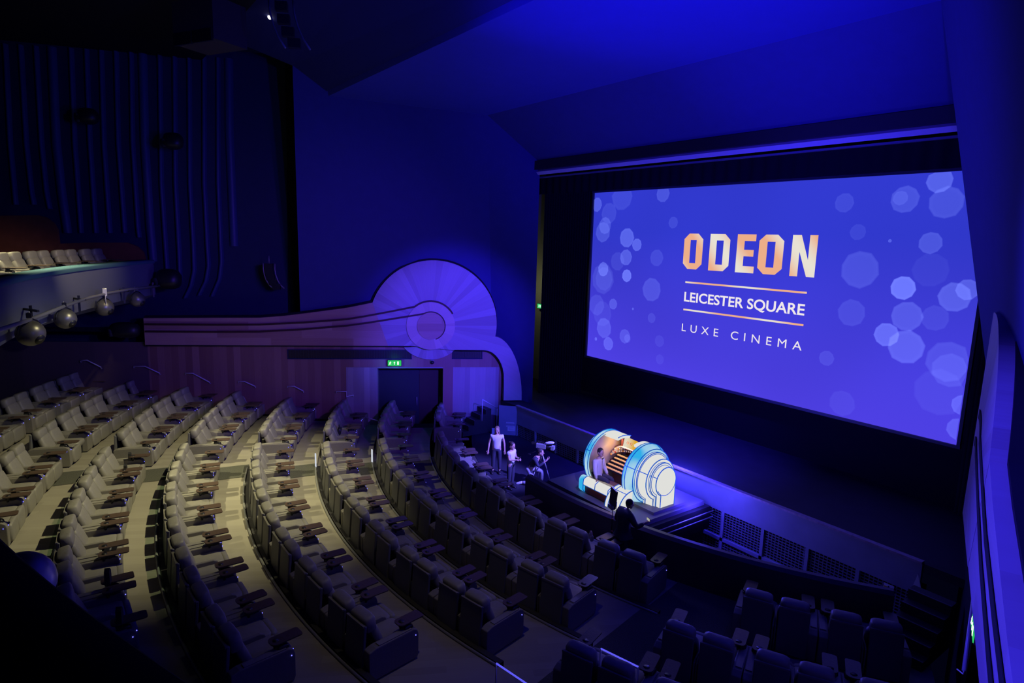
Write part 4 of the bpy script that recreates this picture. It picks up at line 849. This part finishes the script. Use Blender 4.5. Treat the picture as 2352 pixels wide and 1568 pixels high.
for sg in (1, -1):
    for (x0, x1, r0, r1, m, leg) in ((.58, .70, .85, .86, M_gc, False), (.70, .95, .86, .76, M_gc, False), (.95, 1.03, .68, .68, M_gw, True), (1.03, 1.32, .64, .57, M_gw, True), (1.32, 1.39, .48, .48, M_gw, True), (1.39, 1.56, .42, .40, M_gw, True)):
        q_ = lambda v: 0.80+(v-0.58)*0.83
        if sg > 0: ringpiece(q_(x0), q_(x1), r0, r1, m, leg)
        elif x0 < .9: ringpiece(-x0, -min(x1, 0.84), r0, r1, m, leg)
        elif x0 < 1.0: ringpiece(-.84, -.92, .62, .60, m, leg)
    if sg < 0: continue
    b = MB(); b.tube([(1.61, 0, ZC), (1.635, 0, ZC)], 0.375, 36); o = b.build('end_disc', M_gw, org)
    s_ = MB(); s_.tube([(1.637, 0.38*math.cos(2*PI*i/36), ZC+0.38*math.sin(2*PI*i/36)) for i in range(21, 37)], 0.010, 5); s_.build('seam_line', M_seam, o)
    b = MB(); b.box((1.24, 0.12, 0.03), (0.95, 1.30, 0.10)); b.build('plinth', M_lift, org)
# warm inner faces of the drums
for sg in (1, -1):
    b = MB(); R0 = 0.80; xi = 0.79 if sg > 0 else -0.57; ps = [[(xi, R0*math.cos(2*PI*i/36), ZC+R0*math.sin(2*PI*i/36)) for i in range(37)], [(xi+sg*0.06, 0.3*math.cos(2*PI*i/36), ZC+0.3*math.sin(2*PI*i/36)) for i in range(37)]]
    b.grid(ps); b.tube([(xi-sg*0.005, 0, ZC), (xi+sg*0.005, 0, ZC)], 0.80, 36); b.build('inner_cheek', M_cream, org)
# bridging roof strips
b = MB()
def arcstrip(b, x0, x1, r0, r1, a0, a1, n=10):
    b.grid([[(x, r*math.cos(math.radians(a0+(a1-a0)*i/n)), ZC+r*math.sin(math.radians(a0+(a1-a0)*i/n))) for i in range(n+1)] for x, r in ((x0, r0), (x1, r0), (x1, r1), (x0, r1), (x0, r0))])
arcstrip(b, -0.60, 0.0, 0.85, 0.78, 72, 108); arcstrip(b, 0.62, 0.80, 0.85, 0.78, 60, 108); o = b.build('roof_strip', M_gw, org)
s_ = MB(); s_.tube([(-0.01, 0.855*math.cos(math.radians(a)), ZC+0.855*math.sin(math.radians(a))) for a in range(70, 112, 6)], 0.014, 5); s_.build('seam_line', M_seam, o)
b = MB(); arcstrip(b, -0.56, 0.78, 0.74, 0.70, 0, 62); b.box((0.11, 0.72, 0.45), (1.32, 0.06, 0.8)); b.build('console_back', M_mahog, org)
# key desk
b = MB(); b.box((0.12, 0.32, 0.62), (1.24, 0.66, 0.36)); b.box((0.12, 0.28, 0.25), (1.24, 0.3, 0.5)); b.build('key_desk', M_mahog, org)
M_ivory = mat('lamplit_ivory_key', (0.80, 0.52, 0.20), 0.35, emi=(0.9, 0.42, 0.08), es=0.25)  # amber tint and faint glow put into the keys for lamplight
for i in range(5):
    y, z = -0.42+0.125*i, 0.72+0.065*i
    b = MB(); b.box((0.15, y+0.10, z-0.045), (1.0, 0.26, 0.05)); b.build('manual_bed', M_dark, org)
    b = MB(); n = 36
    for k in range(n): b.box((-0.28+0.90*(k+0.5)/n, y, z), (0.90/n*0.9, 0.075, 0.022))
    mn = b.build('manual_keys', M_ivory, org)
    b = MB()
    for k in range(n):
        if k % 7 not in (2, 6): b.box((-0.28+0.90*(k+1)/n, y+0.045, z+0.012), (0.009, 0.05, 0.016))
    b.build('black_keys', M_black, mn)
# horseshoe of stop tabs
b1, b2, b3 = MB(), MB(), MB()
for tier in range(3):
    n = 34
    for k in range(n):
        a = math.radians(200-220*k/(n-1)); rx, ry = 0.58-0.02*tier, 0.40
        p = Vector((rx*math.cos(a)+0.12, 0.05+ry*math.sin(a)*0.8+0.05*tier, 0.98+0.075*tier+0.10*max(0, math.sin(a))))
        (b1 if (k*7+tier*3) % 5 else (b2 if k % 2 else b3)).box(p, (0.022, 0.035, 0.05), Matrix.Rotation(a+PI/2, 3, 'Z') @ Rm('X', 25))
M_tab = mat('ivory_stop_tab', (0.85, 0.75, 0.55), 0.3, emi=(1, 0.7, 0.35), es=0.15)
b1.build('ivory_stop_tabs', M_tab, org); b2.build('red_stop_tabs', mat('red_tab', (0.6, 0.03, 0.02), 0.4, emi=(0.8, 0.05, 0.02), es=0.25), org); b3.build('amber_stop_tabs', mat('amber_tab', (0.8, 0.35, 0.05), 0.4, emi=(1, 0.35, 0.03), es=0.4), org)
b = MB()
for tier in range(4):
    b.grid([[(( .61+dr)*math.cos(math.radians(200-220*k/24))+0.12, 0.06+0.34*math.sin(math.radians(200-220*k/24))+0.05*tier, 0.94+0.075*tier+dz+0.10*max(0, math.sin(math.radians(200-220*k/24)))) for k in range(25)] for dr, dz in ((0, 0), (0, 0.012), (-0.04, 0.012))])
b.build('stop_rail', M_mahog, org)
# lit music desk
b = MB(); q = Rm('X', -14)
def md(a, c, d_): return Vector((0.10, 0.28, 1.36))+q @ Vector((a, d_, c))
poly = [(-0.36, -0.15), (0.40, -0.15), (0.40, 0.08), (0.30, 0.12), (-0.22, 0.15), (-0.32, 0.15), (-0.36, 0.10)]
b.prism(poly, md, 0, 0.02)
mdk = bpy.data.materials.new('amber_music_desk'); mdk.use_nodes = True; nt = mdk.node_tree; nt.nodes.clear()
tc = nt.nodes.new('ShaderNodeTexCoord'); sp = nt.nodes.new('ShaderNodeSeparateXYZ'); cr = nt.nodes.new('ShaderNodeValToRGB'); e = nt.nodes.new('ShaderNodeEmission'); o_ = nt.nodes.new('ShaderNodeOutputMaterial'); mr = nt.nodes.new('ShaderNodeMapRange')
nt.links.new(tc.outputs['Object'], sp.inputs[0]); mr.inputs['From Min'].default_value = -0.35; mr.inputs['From Max'].default_value = 0.42; nt.links.new(sp.outputs[0], mr.inputs[0]); nt.links.new(mr.outputs[0], cr.inputs[0])
cr.color_ramp.elements[0].color = (0.75, 0.68, 0.52, 1); cr.color_ramp.elements[1].color = (0.72, 0.40, 0.03, 1); cr.color_ramp.elements[0].position = 0.25; cr.color_ramp.elements[1].position = 0.65
nt.links.new(cr.outputs[0], e.inputs[0]); nt.links.new(e.outputs[0], o_.inputs[0])
mo = b.build('music_desk', mdk, org)
for i, xx in enumerate((-0.2, -0.06, 0.09, 0.22)):
    b = MB(); 
    for k in range(8):
        a = 2*PI*k/8; a2 = 2*PI*(k+1)/8
        b.tube([md(xx+0.035*math.cos(a), 0.035*math.sin(a), -0.008), md(xx+0.035*math.cos(a2), 0.035*math.sin(a2), -0.008)], 0.006, 4)
    b.build('desk_ornament', mat('ornament_%d' % i, (0.5, 0.08, 0.02), 0.5), mo)
b = MB(); b.box((0.10, 0.25, 1.205), (0.80, 0.10, 0.025)); b.build('desk_shelf', mat('shelf_pale', (0.75, 0.7, 0.6), 0.4, emi=(1, .8, .55), es=0.3), org)
for x in (-0.30, 0.54): b = MB(); b.box((x, 0.3, 1.30), (0.05, 0.12, 0.26)); b.build('desk_post', M_mahog, org)
# front bench with lit rolls
ben = thing('organ_bench', 'low organ bench with glowing rolled front and round ends', 'bench', (OX, OY, OZ))
def rollprof(r, zc, yc, zb): return [(yc+r*math.cos(a), zc+r*math.sin(a)) for a in [PI*i/12 for i in range(13)]]+[(yc-r, zb+r*0.6), (yc-r*0.5, zb), (yc+r*0.5, zb), (yc+r, zb+r*0.6)]
b = MB(); b.prism(rollprof(0.14, 0.34, -1.0, 0.03), lambda y, z, x: Vector((x, y, z)), -0.60, -0.42); o = b.build('rolled_end', M_gc, ben); s_ = MB(); s_.tube([(-0.415, y*1.0, z) for y, z in rollprof(0.145, 0.34, -1.0, 0.03)], 0.012, 5); s_.build('seam_line', M_seam, o)
b = MB(); b.prism([(-1.14, 0.27), (-1.12, 0.42), (-1.0, 0.48), (-0.86, 0.48), (-0.86, 0.42), (-1.06, 0.26)], lambda y, z, x: Vector((x, y, z)), -0.42, 0.57); o = b.build('front_strip', M_gw, ben)
s_ = MB()
for x in (-0.42, 0.06, 0.57): s_.tube([(x, -1.145, 0.27), (x, -1.125, 0.425), (x, -1.0, 0.487)], 0.012, 5)
s_.tube([(-0.42, -1.14, 0.265), (0.57, -1.14, 0.265)], 0.01, 5); s_.build('seam_line', M_seam, o)
b = MB(); b.box((0.08, -1.0, 0.15), (1.0, 0.12, 0.26)); b.build('front_panel', M_mahog, ben)
b = MB(); b.box((0.1, -0.80, 0.46), (1.0, 0.36, 0.04)); b.build('seat_board', mat('bench_leather', (0.10, 0.03, 0.05), 0.5), ben)
qp = [(-0.72+0.52*math.cos(a), 0.02+0.50*math.sin(a)) for a in [PI/2+PI/2*i/10 for i in range(11)]]+[(-0.72, 0.02)]
for x0, x1 in ((0.58, 0.70), (0.70, 1.10)):
    b = MB(); b.prism(qp, lambda y, z, x: Vector((x, y, z)), x0, x1); o = b.build('quarter_roll', M_gw, ben); s_ = MB(); s_.tube([(x0, y, z) for y, z in qp[:-1]], 0.014, 5); s_.tube([(x1, y, z) for y, z in qp[:-1]], 0.014, 5); s_.tube([(x0, qp[3][0], qp[3][1]), (x1, qp[3][0], qp[3][1])], 0.012, 5); s_.build('seam_line', M_seam, o)
point('organ_desk_lamp', (OX+0.1, OY-0.05, OZ+1.50), 9, (1.0, 0.62, 0.28), 0.05)
point('organ_cheek_lamp', (OX-0.25, OY+0.12, OZ+1.42), 5, (1.0, 0.55, 0.15), 0.05)
spot('organ_platform_wash', (OX+2.6, OY-0.6, OZ+2.4), (OX+1.2, OY-0.2, OZ-0.3), 90, (0.10, 0.06, 1.0), 90, 0.9, 0.1)
point('organ_back_fill', (OX+0.4, OY+1.75, OZ+1.0), 420, (0.05, 0.04, 1.0), 0.15)  # unseen point added for the blue glow behind the organ
point('organ_side_fill', (OX+2.15, OY+0.9, OZ+0.25), 130, (0.07, 0.05, 1.0), 0.1)  # unseen point added to brighten the stage front beside the organ
point('organ_front_glow', (OX+0.9, OY-1.35, OZ+1.3), 60, (0.16, 0.14, 1.0), 0.2)  # unseen point added to throw the organ's glow onto the seats
spot('organist_fill', (-8.0, 10.0, 0.5), (OX-0.1, OY-0.7, OZ+0.9), 1500, (0.5, 0.38, 1.0), 12, 0.6, 0.05)  # unseen spot added to light the organist's jacket
# ------------------------------------------------------------------ people
M_skin = mat('skin', (0.50, 0.30, 0.22), 0.55); M_hair = mat('dark_hair', (0.03, 0.02, 0.018), 0.6); M_hairf = mat('fair_hair', (0.30, 0.20, 0.12), 0.6)
def skinmesh(name, chains, m, parent, sub=1, root=(0, 0, 0)):
    """chains: list of [(point, radius or (rx, ry)), ...]; points are welded by position"""
    bm = bmesh.new(); lay = bm.verts.layers.skin.verify(); idx = {}
    def V(p, r):
        k = tuple(round(c, 4) for c in p)
        if k not in idx:
            v = bm.verts.new(p); rr = r if isinstance(r, tuple) else (r, r); v[lay].radius = rr; v[lay].use_root = False; idx[k] = v
        return idx[k]
    first = None
    for ch in chains:
        prev = None
        for p, r in ch:
            v = V(p, r)
            if first is None: first = v; v[lay].use_root = True
            if prev is not None and prev is not v and not any(e_.other_vert(prev) is v for e_ in prev.link_edges): bm.edges.new((prev, v))
            prev = v
    me = bpy.data.meshes.new(name); bm.to_mesh(me); bm.free(); me.materials.append(m)
    o = bpy.data.objects.new(name, me); S.collection.objects.link(o)
    sk = o.modifiers.new('skin', 'SKIN'); sk.use_smooth_shade = True; ss = o.modifiers.new('sub', 'SUBSURF'); ss.levels = sub; ss.render_levels = sub
    dg = bpy.context.evaluated_depsgraph_get(); me2 = bpy.data.meshes.new_from_object(o.evaluated_get(dg)); o.modifiers.clear(); o.data = me2
    o.parent = parent; return o
def person(label, loc, rotz, J, outfit, head_turn=0, head_tilt=0, hair='short', hairm=None, bulk=1.0):
    t = thing('person', label, 'person', loc, rotz); V = {k: Vector(v) for k, v in J.items()}
    def hand(side):
        w, d_ = V['wr'+side], (V['wr'+side]-V['el'+side]).normalized()
        if 'hd'+side in V: d_ = V['hd'+side].normalized()
        ax = d_.cross(Vector((0, 1, 0.3)) if abs(d_.y) < 0.8 else Vector((0, 0, 1))).normalized(); up = ax.cross(d_).normalized(); pc = w+d_*0.05; out = [[(V['el'+side], 0.037), (w, 0.026), (pc, (0.036, 0.02))]]
        for i, l in enumerate((0.068, 0.078, 0.072, 0.058)):
            b0 = w+d_*0.092+ax*(0.027-0.018*i); k1 = b0+d_*l*0.5-up*l*0.12; k2 = b0+d_*l*0.88-up*l*0.42
            out.append([(pc, (0.036, 0.02)), (b0, 0.0095), (k1, 0.0088), (k2, 0.0078)])
        s_ = 1 if side == 'R' else -1
        out.append([(pc, (0.036, 0.02)), (w+d_*0.045+ax*0.045-up*0.01, 0.011), (w+d_*0.085+ax*0.06-up*0.02, 0.0095)]); return out
    ch = [[(V['pel'], 0.13), (V['sp'], 0.115), (V['ch'], 0.13), (V['nk'], 0.055), (V['hb'], 0.052)]]
    for s_ in 'LR':
        ch += [[(V['ch'], 0.13), (V['sh'+s_], 0.058), (V['el'+s_], 0.037)]]+hand(s_)
        ch += [[(V['pel'], 0.13), (V['hp'+s_], 0.085), (V['kn'+s_], 0.055), (V['an'+s_], 0.038), (V['to'+s_], 0.035)]]
    skinmesh('body', ch, M_skin, t)
    # head
    hc = V['hb']+Vector((0, 0.015, 0.115)); q = Matrix.Rotation(math.radians(head_turn), 3, 'Z') @ Rm('X', -head_tilt)
    b = MB(); b.pill(hc, (0.155, 0.19, 0.225), 0.9, q, 20, 14); b.pill(hc+q @ Vector((0, 0.045, -0.07)), (0.10, 0.11, 0.09), 0.9, q)
    b.pill(hc+q @ Vector((0, 0.10, -0.015)), (0.028, 0.045, 0.05), 0.9, q)
    for x in (-0.08, 0.08): b.pill(hc+q @ Vector((x, 0.0, -0.01)), (0.02, 0.04, 0.06), 0.9, q)
    h_ = b.build('head', M_skin, t)
    b = MB()
    for x in (-0.032, 0.032): b.pill(hc+q @ Vector((x, 0.086, 0.012)), (0.026, 0.018, 0.014), 1, q, 8, 6)
    b.build('eyes', M_black, h_); b = MB(); b.pill(hc+q @ Vector((0, 0.093, -0.058)), (0.05, 0.018, 0.014), 1, q, 10, 6); b.build('mouth', mat('lips', (0.35, 0.10, 0.09), 0.5), h_)
    b = MB(); hm = hairm or M_hair
    b.pill(hc+q @ Vector((0, -0.018, 0.028)), (0.172, 0.19, 0.20), 0.9, q, 18, 12)
    if hair == 'long': b.pill(hc+q @ Vector((0, -0.06, -0.10)), (0.17, 0.10, 0.30), 0.8, q); b.pill(hc+q @ Vector((0.07, -0.01, -0.12)), (0.05, 0.08, 0.26), 0.9, q); b.pill(hc+q @ Vector((-0.07, -0.01, -0.12)), (0.05, 0.08, 0.26), 0.9, q)
    if hair == 'bun': b.pill(hc+q @ Vector((0, -0.11, 0.05)), (0.09, 0.09, 0.09), 1, q)
    b.build('hair', hm, t)
    for nm_, kind, m_ in outfit:
        if kind == 'tee':
            c_ = [[(V['pel']+Vector((0, 0, -0.07)), (0.16, 0.125)), (V['pel']+Vector((0, 0, 0.02)), (0.165, 0.125)), (V['sp'], (0.155, 0.12)), (V['ch'], (0.175, 0.135)), (V['ch'].lerp(V['nk'], 0.62), 0.07)]]
            for s_ in 'LR': c_ += [[(V['ch'], (0.175, 0.135)), (V['sh'+s_], 0.078), (V['sh'+s_].lerp(V['el'+s_], 0.45), 0.068)]]
            skinmesh(nm_, c_, m_, t)
        if kind in ('jacket', 'long'):
            k = bulk if kind == 'jacket' else 0.93
            low = V['pel'] + (Vector((0, 0, -0.12)) if kind == 'jacket' else Vector((0, 0, 0.0)))
            c_ = [[(V['pel'], (0.175*k, 0.145*k)), (V['sp'], (0.165*k, 0.14*k)), (V['ch'], (0.185*k, 0.145*k)), (V['ch'].lerp(V['nk'], 0.7), 0.075)]]
            if kind == 'jacket': c_ += [[(V['pel'], (0.175, 0.145)), (low, (0.19, 0.155))]]
            for s_ in 'LR': c_ += [[(V['ch'], (0.185*k, 0.145*k)), (V['sh'+s_], 0.085*k), (V['el'+s_], 0.062*k), (V['el'+s_].lerp(V['wr'+s_], 0.92), 0.045*k)]]
            skinmesh(nm_, c_, m_, t)
        if kind == 'trousers':
            c_ = [[(V['pel']+Vector((0, 0, 0.08)), 0.15), (V['pel'], 0.145)]]
            for s_ in 'LR': c_ += [[(V['pel'], 0.145), (V['hp'+s_], 0.102), (V['kn'+s_], 0.075), (V['an'+s_].lerp(V['kn'+s_], 0.08), 0.06)]]
            skinmesh(nm_, c_, m_, t)
        if kind == 'shoes':
            for s_ in 'LR':
                a, b_ = V['an'+s_], V['to'+s_]; b = MB(); mid = (a+b_)/2; d_ = (b_-a).normalized(); q2 = Vector((0, 1, 0)).rotation_difference(d_).to_matrix()
                b.pill(mid+Vector((0, 0, -0.01)), (0.10, (b_-a).length+0.12, 0.085), 0.6, q2); b.build('shoe', m_, t)
    return t, V
def stand(h=1.70, **kw):
    k = h/1.70
    J = dict(pel=(0, 0, .95), sp=(0, 0.0, 1.14), ch=(0, -0.01, 1.34), nk=(0, 0, 1.46), hb=(0, 0.01, 1.50), shL=(-.19, 0, 1.39), shR=(.19, 0, 1.39), elL=(-.25, -.02, 1.12), elR=(.25, -.02, 1.12), wrL=(-.26, .06, .88), wrR=(.26, .06, .88),
             hpL=(-.10, 0, .90), hpR=(.10, 0, .90), knL=(-.11, .01, .50), knR=(.11, .01, .50), anL=(-.12, -.02, .09), anR=(.12, -.02, .09), toL=(-.13, .12, .04), toR=(.13, .12, .04))
    J.update(kw); return {a: tuple(c*k for c in v) if not a.startswith('hd') else v for a, v in J.items()}
def face(fx, fy): return math.atan2(fy, fx)-PI/2
M_tee = mat('white_cotton', (0.62, 0.62, 0.66), 0.8); M_navy = mat('dark_cloth', (0.03, 0.03, 0.05), 0.85); M_jacket = mat('white_dinner_jacket', (0.60, 0.55, 0.56), 0.6); M_grey = mat('grey_cloth', (0.32, 0.32, 0.34), 0.8)
FLZ = -8.12
person('woman in a white short-sleeved top and dark trousers standing by the blue door wall', onZ(1142, 981, -6.46).to_2d().to_3d()+Vector((0, 0, FLZ)), face(.80, -.60), stand(1.66, elL=(-.27, 0, 1.12), elR=(.27, 0.0, 1.12), wrL=(-.29, .05, .88), wrR=(.29, .12, .90)), [('top', 'tee', M_tee), ('trousers', 'trousers', M_navy), ('shoe', 'shoes', M_black)], -8, 12, 'long', M_hairf)
P2, V2 = person('dark-haired woman in a pale top looking at a phone, right of the taller woman', onZ(1175, 1018, -6.58).to_2d().to_3d()+Vector((0, 0, FLZ)), face(.92, .35), stand(1.54, elL=(-.22, 0.06, 1.14), elR=(.22, 0.06, 1.14), wrL=(-.08, .27, 1.18), wrR=(.08, .27, 1.16)), [('top', 'tee', M_tee), ('trousers', 'trousers', M_navy), ('shoe', 'shoes', M_black)], 0, 14, 'bun', M_hair)
ph = thing('phone', 'small phone held by the dark-haired woman', 'phone', P2.matrix_basis @ Vector((0.0, 0.33, 1.10)), P2.rotation_euler.z); b = MB(); b.box((0, 0, 0), (0.07, 0.012, 0.14), Rm('X', -25)); b.build('case', M_black, ph); b = MB(); b.box((0, -0.01, 0), (0.06, 0.006, 0.12), Rm('X', -25)); b.build('screen', emis('phone_screen', (0.1, 0.3, 0.5), 0.6), ph)
# man in dark clothes leaning on the parapet
mp = Vector((-10.16, 11.08, FLZ))
P3, V3 = person('man in dark clothes leaning on the pit parapet, seen from behind', mp, face(.25, 1), stand(1.77, sp=(0, .0, 1.14), ch=(0, .03, 1.33), nk=(.01, .08, 1.45), hb=(.02, .11, 1.48), shL=(-.20, .03, 1.38), shR=(.20, .04, 1.37), elL=(-.30, -.02, 1.10), wrL=(-.22, .12, .95), elR=(.33, .16, 1.12), wrR=(.37, .34, 1.22), knL=(-.15, .02, .5), anL=(-.17, -.02, .09), toL=(-.19, .12, .04)), [('sweater', 'jacket', M_navy), ('trousers', 'trousers', M_navy), ('shoe', 'shoes', M_black)], -10, 16, 'short', M_hair, 1.22)
ph = thing('phone', 'phone held up by the man at the parapet', 'phone', P3.matrix_basis @ Vector((0.39, 0.46, 1.36)), P3.rotation_euler.z); b = MB(); b.box((0, 0, 0), (0.14, 0.012, 0.07)); b.build('case', M_black, ph); b = MB(); b.box((0, -0.009, 0), (0.12, 0.004, 0.06)); b.build('screen', emis('phone_screen_b', (0.5, 0.5, 0.45), 0.8), ph)
# organist seated on the bench
sit = dict(pel=(0, 0, .13), sp=(0, .0, .33), ch=(0, .02, .55), nk=(0, .03, .68), hb=(0, .05, .72), shL=(-.20, .0, .60), shR=(.20, .0, .60), elL=(-.27, .06, .32), elR=(.27, .06, .32), wrL=(-.20, .22, .14), wrR=(.24, .12, .10),
           hpL=(-.10, .02, .10), hpR=(.10, .02, .10), knL=(-.12, .42, .10), knR=(.12, .42, .10), anL=(-.12, .46, -.30), anR=(.12, .46, -.30), toL=(-.13, .60, -.36), toR=(.13, .60, -.36))
P4, V4 = person('organist in a white dinner jacket and black bow tie seated at the organ', (OX-0.20, OY-0.80, OZ+0.42), face(.72, .20), sit, [('jacket', 'jacket', M_jacket), ('trousers', 'trousers', M_navy), ('shoe', 'shoes', M_black)], -18, 10, 'short', M_hair)
b = MB(); 
for s_ in (-1, 1): b.pill((s_*0.03, .155, .665), (0.055, 0.03, 0.05), 0.8)
b.pill((0, .16, .665), (0.02, 0.03, 0.025), 0.8); b.build('bow_tie', M_black, P4)
b = MB(); b.prism([(-0.05, .67), (0.05, .67), (0.0, .36)], lambda a, c, d_: Vector((a, .165-0.03*(0.67-c)+d_, c)), 0, 0.012); b.build('shirt_front', M_tee, P4)
# kneeling camera operator and the tripod camera
ck = onZ(1219, 1112, FLZ)
kn = dict(pel=(0, -.05, .56), sp=(0, .06, .74), ch=(0, .17, .92), nk=(0, .25, 1.02), hb=(0, .29, 1.05), shL=(-.19, .18, .96), shR=(.19, .18, .96), elL=(-.24, .30, .74), elR=(.24, .30, .74), wrL=(-.14, .50, .90), wrR=(.16, .50, .92),
          hpL=(-.10, -.04, .52), hpR=(.10, -.04, .52), knL=(-.13, .34, .48), knR=(.12, .14, .09), anL=(-.13, .34, .09), anR=(.13, -.30, .08), toL=(-.13, .48, .04), toR=(.13, -.42, .03))
person('camera operator kneeling behind the tripod in grey trousers and dark top', ck, face(.80, .60), kn, [('sweater', 'long', M_navy), ('trousers', 'trousers', M_grey), ('shoe', 'shoes', M_white)], 0, 5, 'short', M_hair)
cp = onZ(1240, 1113, FLZ); cr_ = face(.85, .5)
cam_t = thing('tripod', 'dark camera tripod standing left of the pit parapet', 'tripod', cp, cr_)
b = MB(); b.tube([(0, 0, 0.85), (0, 0, 1.22)], 0.03, 8); b.box((0, 0, 1.24), (0.12, 0.14, 0.06)); b.build('centre_column', M_greym, cam_t)
for a in (90, 210, 330):
    q = math.radians(a); b = MB(); e0 = Vector((0.04*math.cos(q), 0.04*math.sin(q), 1.10)); e1 = Vector((0.42*math.cos(q), 0.42*math.sin(q), 0.02)); b.tube([e0, e0.lerp(e1, 0.5)], 0.022, 7); b.tube([e0.lerp(e1, 0.48), e1], 0.014, 7); b.pill(e1, (0.05, 0.05, 0.04), 1); b.build('leg', M_greym, cam_t)
b = MB(); b.tube([(0.05, -0.05, 1.22), (0.12, -0.38, 1.05)], 0.012, 6); b.pill((0.12, -0.38, 1.05), (0.04, 0.12, 0.04), 1); b.build('pan_handle', M_black, cam_t)
vc = thing('video_camera', 'video camera with long lens and furry microphone on the tripod', 'video camera', cp+Vector((0, 0, 1.27)), cr_)
b = MB(); b.box((0, 0, 0.09), (0.13, 0.34, 0.16)); bevel(b.build('body', M_greym, vc), 0.015)
b = MB(); b.tube([(0, 0.17, 0.09), (0, 0.24, 0.09), (0, 0.36, 0.09)], [0.05, 0.055, 0.06], 14); b.build('lens', M_black, vc)
b = MB(); b.box((0, 0.41, 0.09), (0.16, 0.10, 0.13)); b.build('lens_hood', M_greym, vc)
b = MB(); b.pill((0.03, 0.30, 0.25), (0.09, 0.34, 0.09), 0.8, Rm('X', 12)); b.build('microphone_windshield', M_white, vc)
b = MB(); b.box((0, -0.02, 0.23), (0.03, 0.22, 0.03)); b.box((0, 0.08, 0.19), (0.02, 0.02, 0.08)); b.box((0, -0.1, 0.19), (0.02, 0.02, 0.08)); b.build('top_handle', M_black, vc)
b = MB(); b.box((-0.05, -0.26, 0.13), (0.07, 0.16, 0.07)); b.tube([(-0.05, -0.34, 0.13), (-0.05, -0.38, 0.13)], 0.03, 10); b.build('viewfinder', M_black, vc)
b = MB(); b.tube([(0.08, -0.1, 0.05), (0.14, -0.05, -0.1), (0.08, 0.02, -0.25), (0.02, 0.03, -0.4)], 0.008, 5); b.build('cable', M_black, vc)
# light stand with a dark flat panel
lp = onZ(1401, 1280, FLZ); ls = thing('light_stand', 'thin black light stand carrying a dark upright panel before the organ bench', 'light stand', lp, face(.3, 1))
b = MB(); b.tube([(0, 0, 0.05), (0, 0, 0.75)], 0.016, 7); b.tube([(0, 0, 0.72), (0, 0, 1.36)], 0.011, 7); b.build('pole', M_black, ls)
for a in (80, 200, 320): q = math.radians(a); b = MB(); b.tube([(0, 0, 0.42), (0.3*math.cos(q), 0.3*math.sin(q), 0.03)], 0.009, 6); b.build('leg', M_black, ls)
for z in (0.42, 0.74, 1.08): b = MB(); b.pill((0.02, 0, z), (0.05, 0.04, 0.04), 0.8); b.build('clamp_knob', mat('knob_red', (0.7, 0.15, 0.10), 0.4), ls)
lpn = None; b = MB(); b.box((0, 0, 1.64), (0.30, 0.05, 0.50), Rm('Y', 8)); lpn = b.build('light_panel', M_black, ls); bevel(lpn, 0.01)
b = MB(); b.box((0, -0.05, 1.41), (0.20, 0.08, 0.10)); b.build('battery_pack', M_greym, lpn); b = MB(); b.tube([(-0.18, 0, 1.61), (-0.18, 0, 1.36), (0.18, 0, 1.36), (0.18, 0, 1.61)], 0.01, 5); b.build('yoke', M_metal, lpn)
# things left on trays and seats
hp = thing('headphones', 'padded headphones standing on a front row tray by the pit', 'headphones', onZ(1357, 1240, FLZ+0.76), face(.5, 1)); b = MB(); b.tube([(0.075*math.cos(a), 0, 0.13+0.10*math.sin(a)) for a in [PI*i/12 for i in range(13)]], 0.018, 8); b.build('headband', mat('pinkish_band', (0.45, 0.30, 0.32), 0.6), hp)
for s_ in (-1, 1): b = MB(); b.pill((s_*0.07, 0, 0.08), (0.06, 0.10, 0.16), 0.7); b.build('ear_cup', M_greym, hp)
bg = thing('black_bag', 'black bag slumped on the end recliner left of the dark doorway', 'bag', onZ(779, 1000, -7.42), math.radians(-24)); b = MB(); b.pill((0, 0, 0.16), (0.34, 0.16, 0.34), 0.55, Rm('X', -15)); b.build('pouch', M_black, bg)
b = MB(); b.tube([(-0.14, 0, 0.28), (-0.22, -0.02, 0.05), (-0.24, 0, -0.15)], 0.014, 5); b.tube([(0.12*math.cos(a), 0, 0.32+0.10*math.sin(a)) for a in [PI*i/8 for i in range(9)]], 0.012, 5); b.build('strap', M_black, bg)
for (u, w, z, l) in ((299, 1057, -6.62, 'tall dark menu card standing on a tray, nearest the cross aisle'), (289, 1085, -6.62, 'dark menu card standing on a tray, one tray nearer the camera'), (249, 1340, -6.52, 'dark menu card standing on a tray beside the dark balcony edge'), (276, 1432, -6.52, 'dark menu card on the lowest tray by the balcony edge')):
    c_ = thing('menu_card', l, 'menu card', onZ(u, w, z), math.radians(-20)); k = 1.0 if w < 1200 else 1.25; b = MB(); b.prism([(-0.045, 0), (0.045, 0), (0.04, 0.20), (0, 0.25), (-0.04, 0.20)], lambda a, c, d_: Vector((a*k, d_, c*k)), -0.035*k, 0.035*k); b.build('folded_card', mat('menu_dark', (0.03, 0.03, 0.035), 0.5), c_); b = MB(); b.box((0, -0.02, 0.14), (0.06, 0.004, 0.02)); b.build('crease_print', M_greym, c_)
tb = thing('tablet', 'dark tablet lying on a tray in the sixth row', 'tablet', onZ(254, 1262, -6.50), math.radians(-10)); b = MB(); b.box((0, 0, 0.01), (0.16, 0.22, 0.012)); bevel(b.build('case', M_black, tb), 0.004); b = MB(); b.box((0, 0, 0.018), (0.12, 0.03, 0.003)); b.build('label_strip', M_greym, tb)
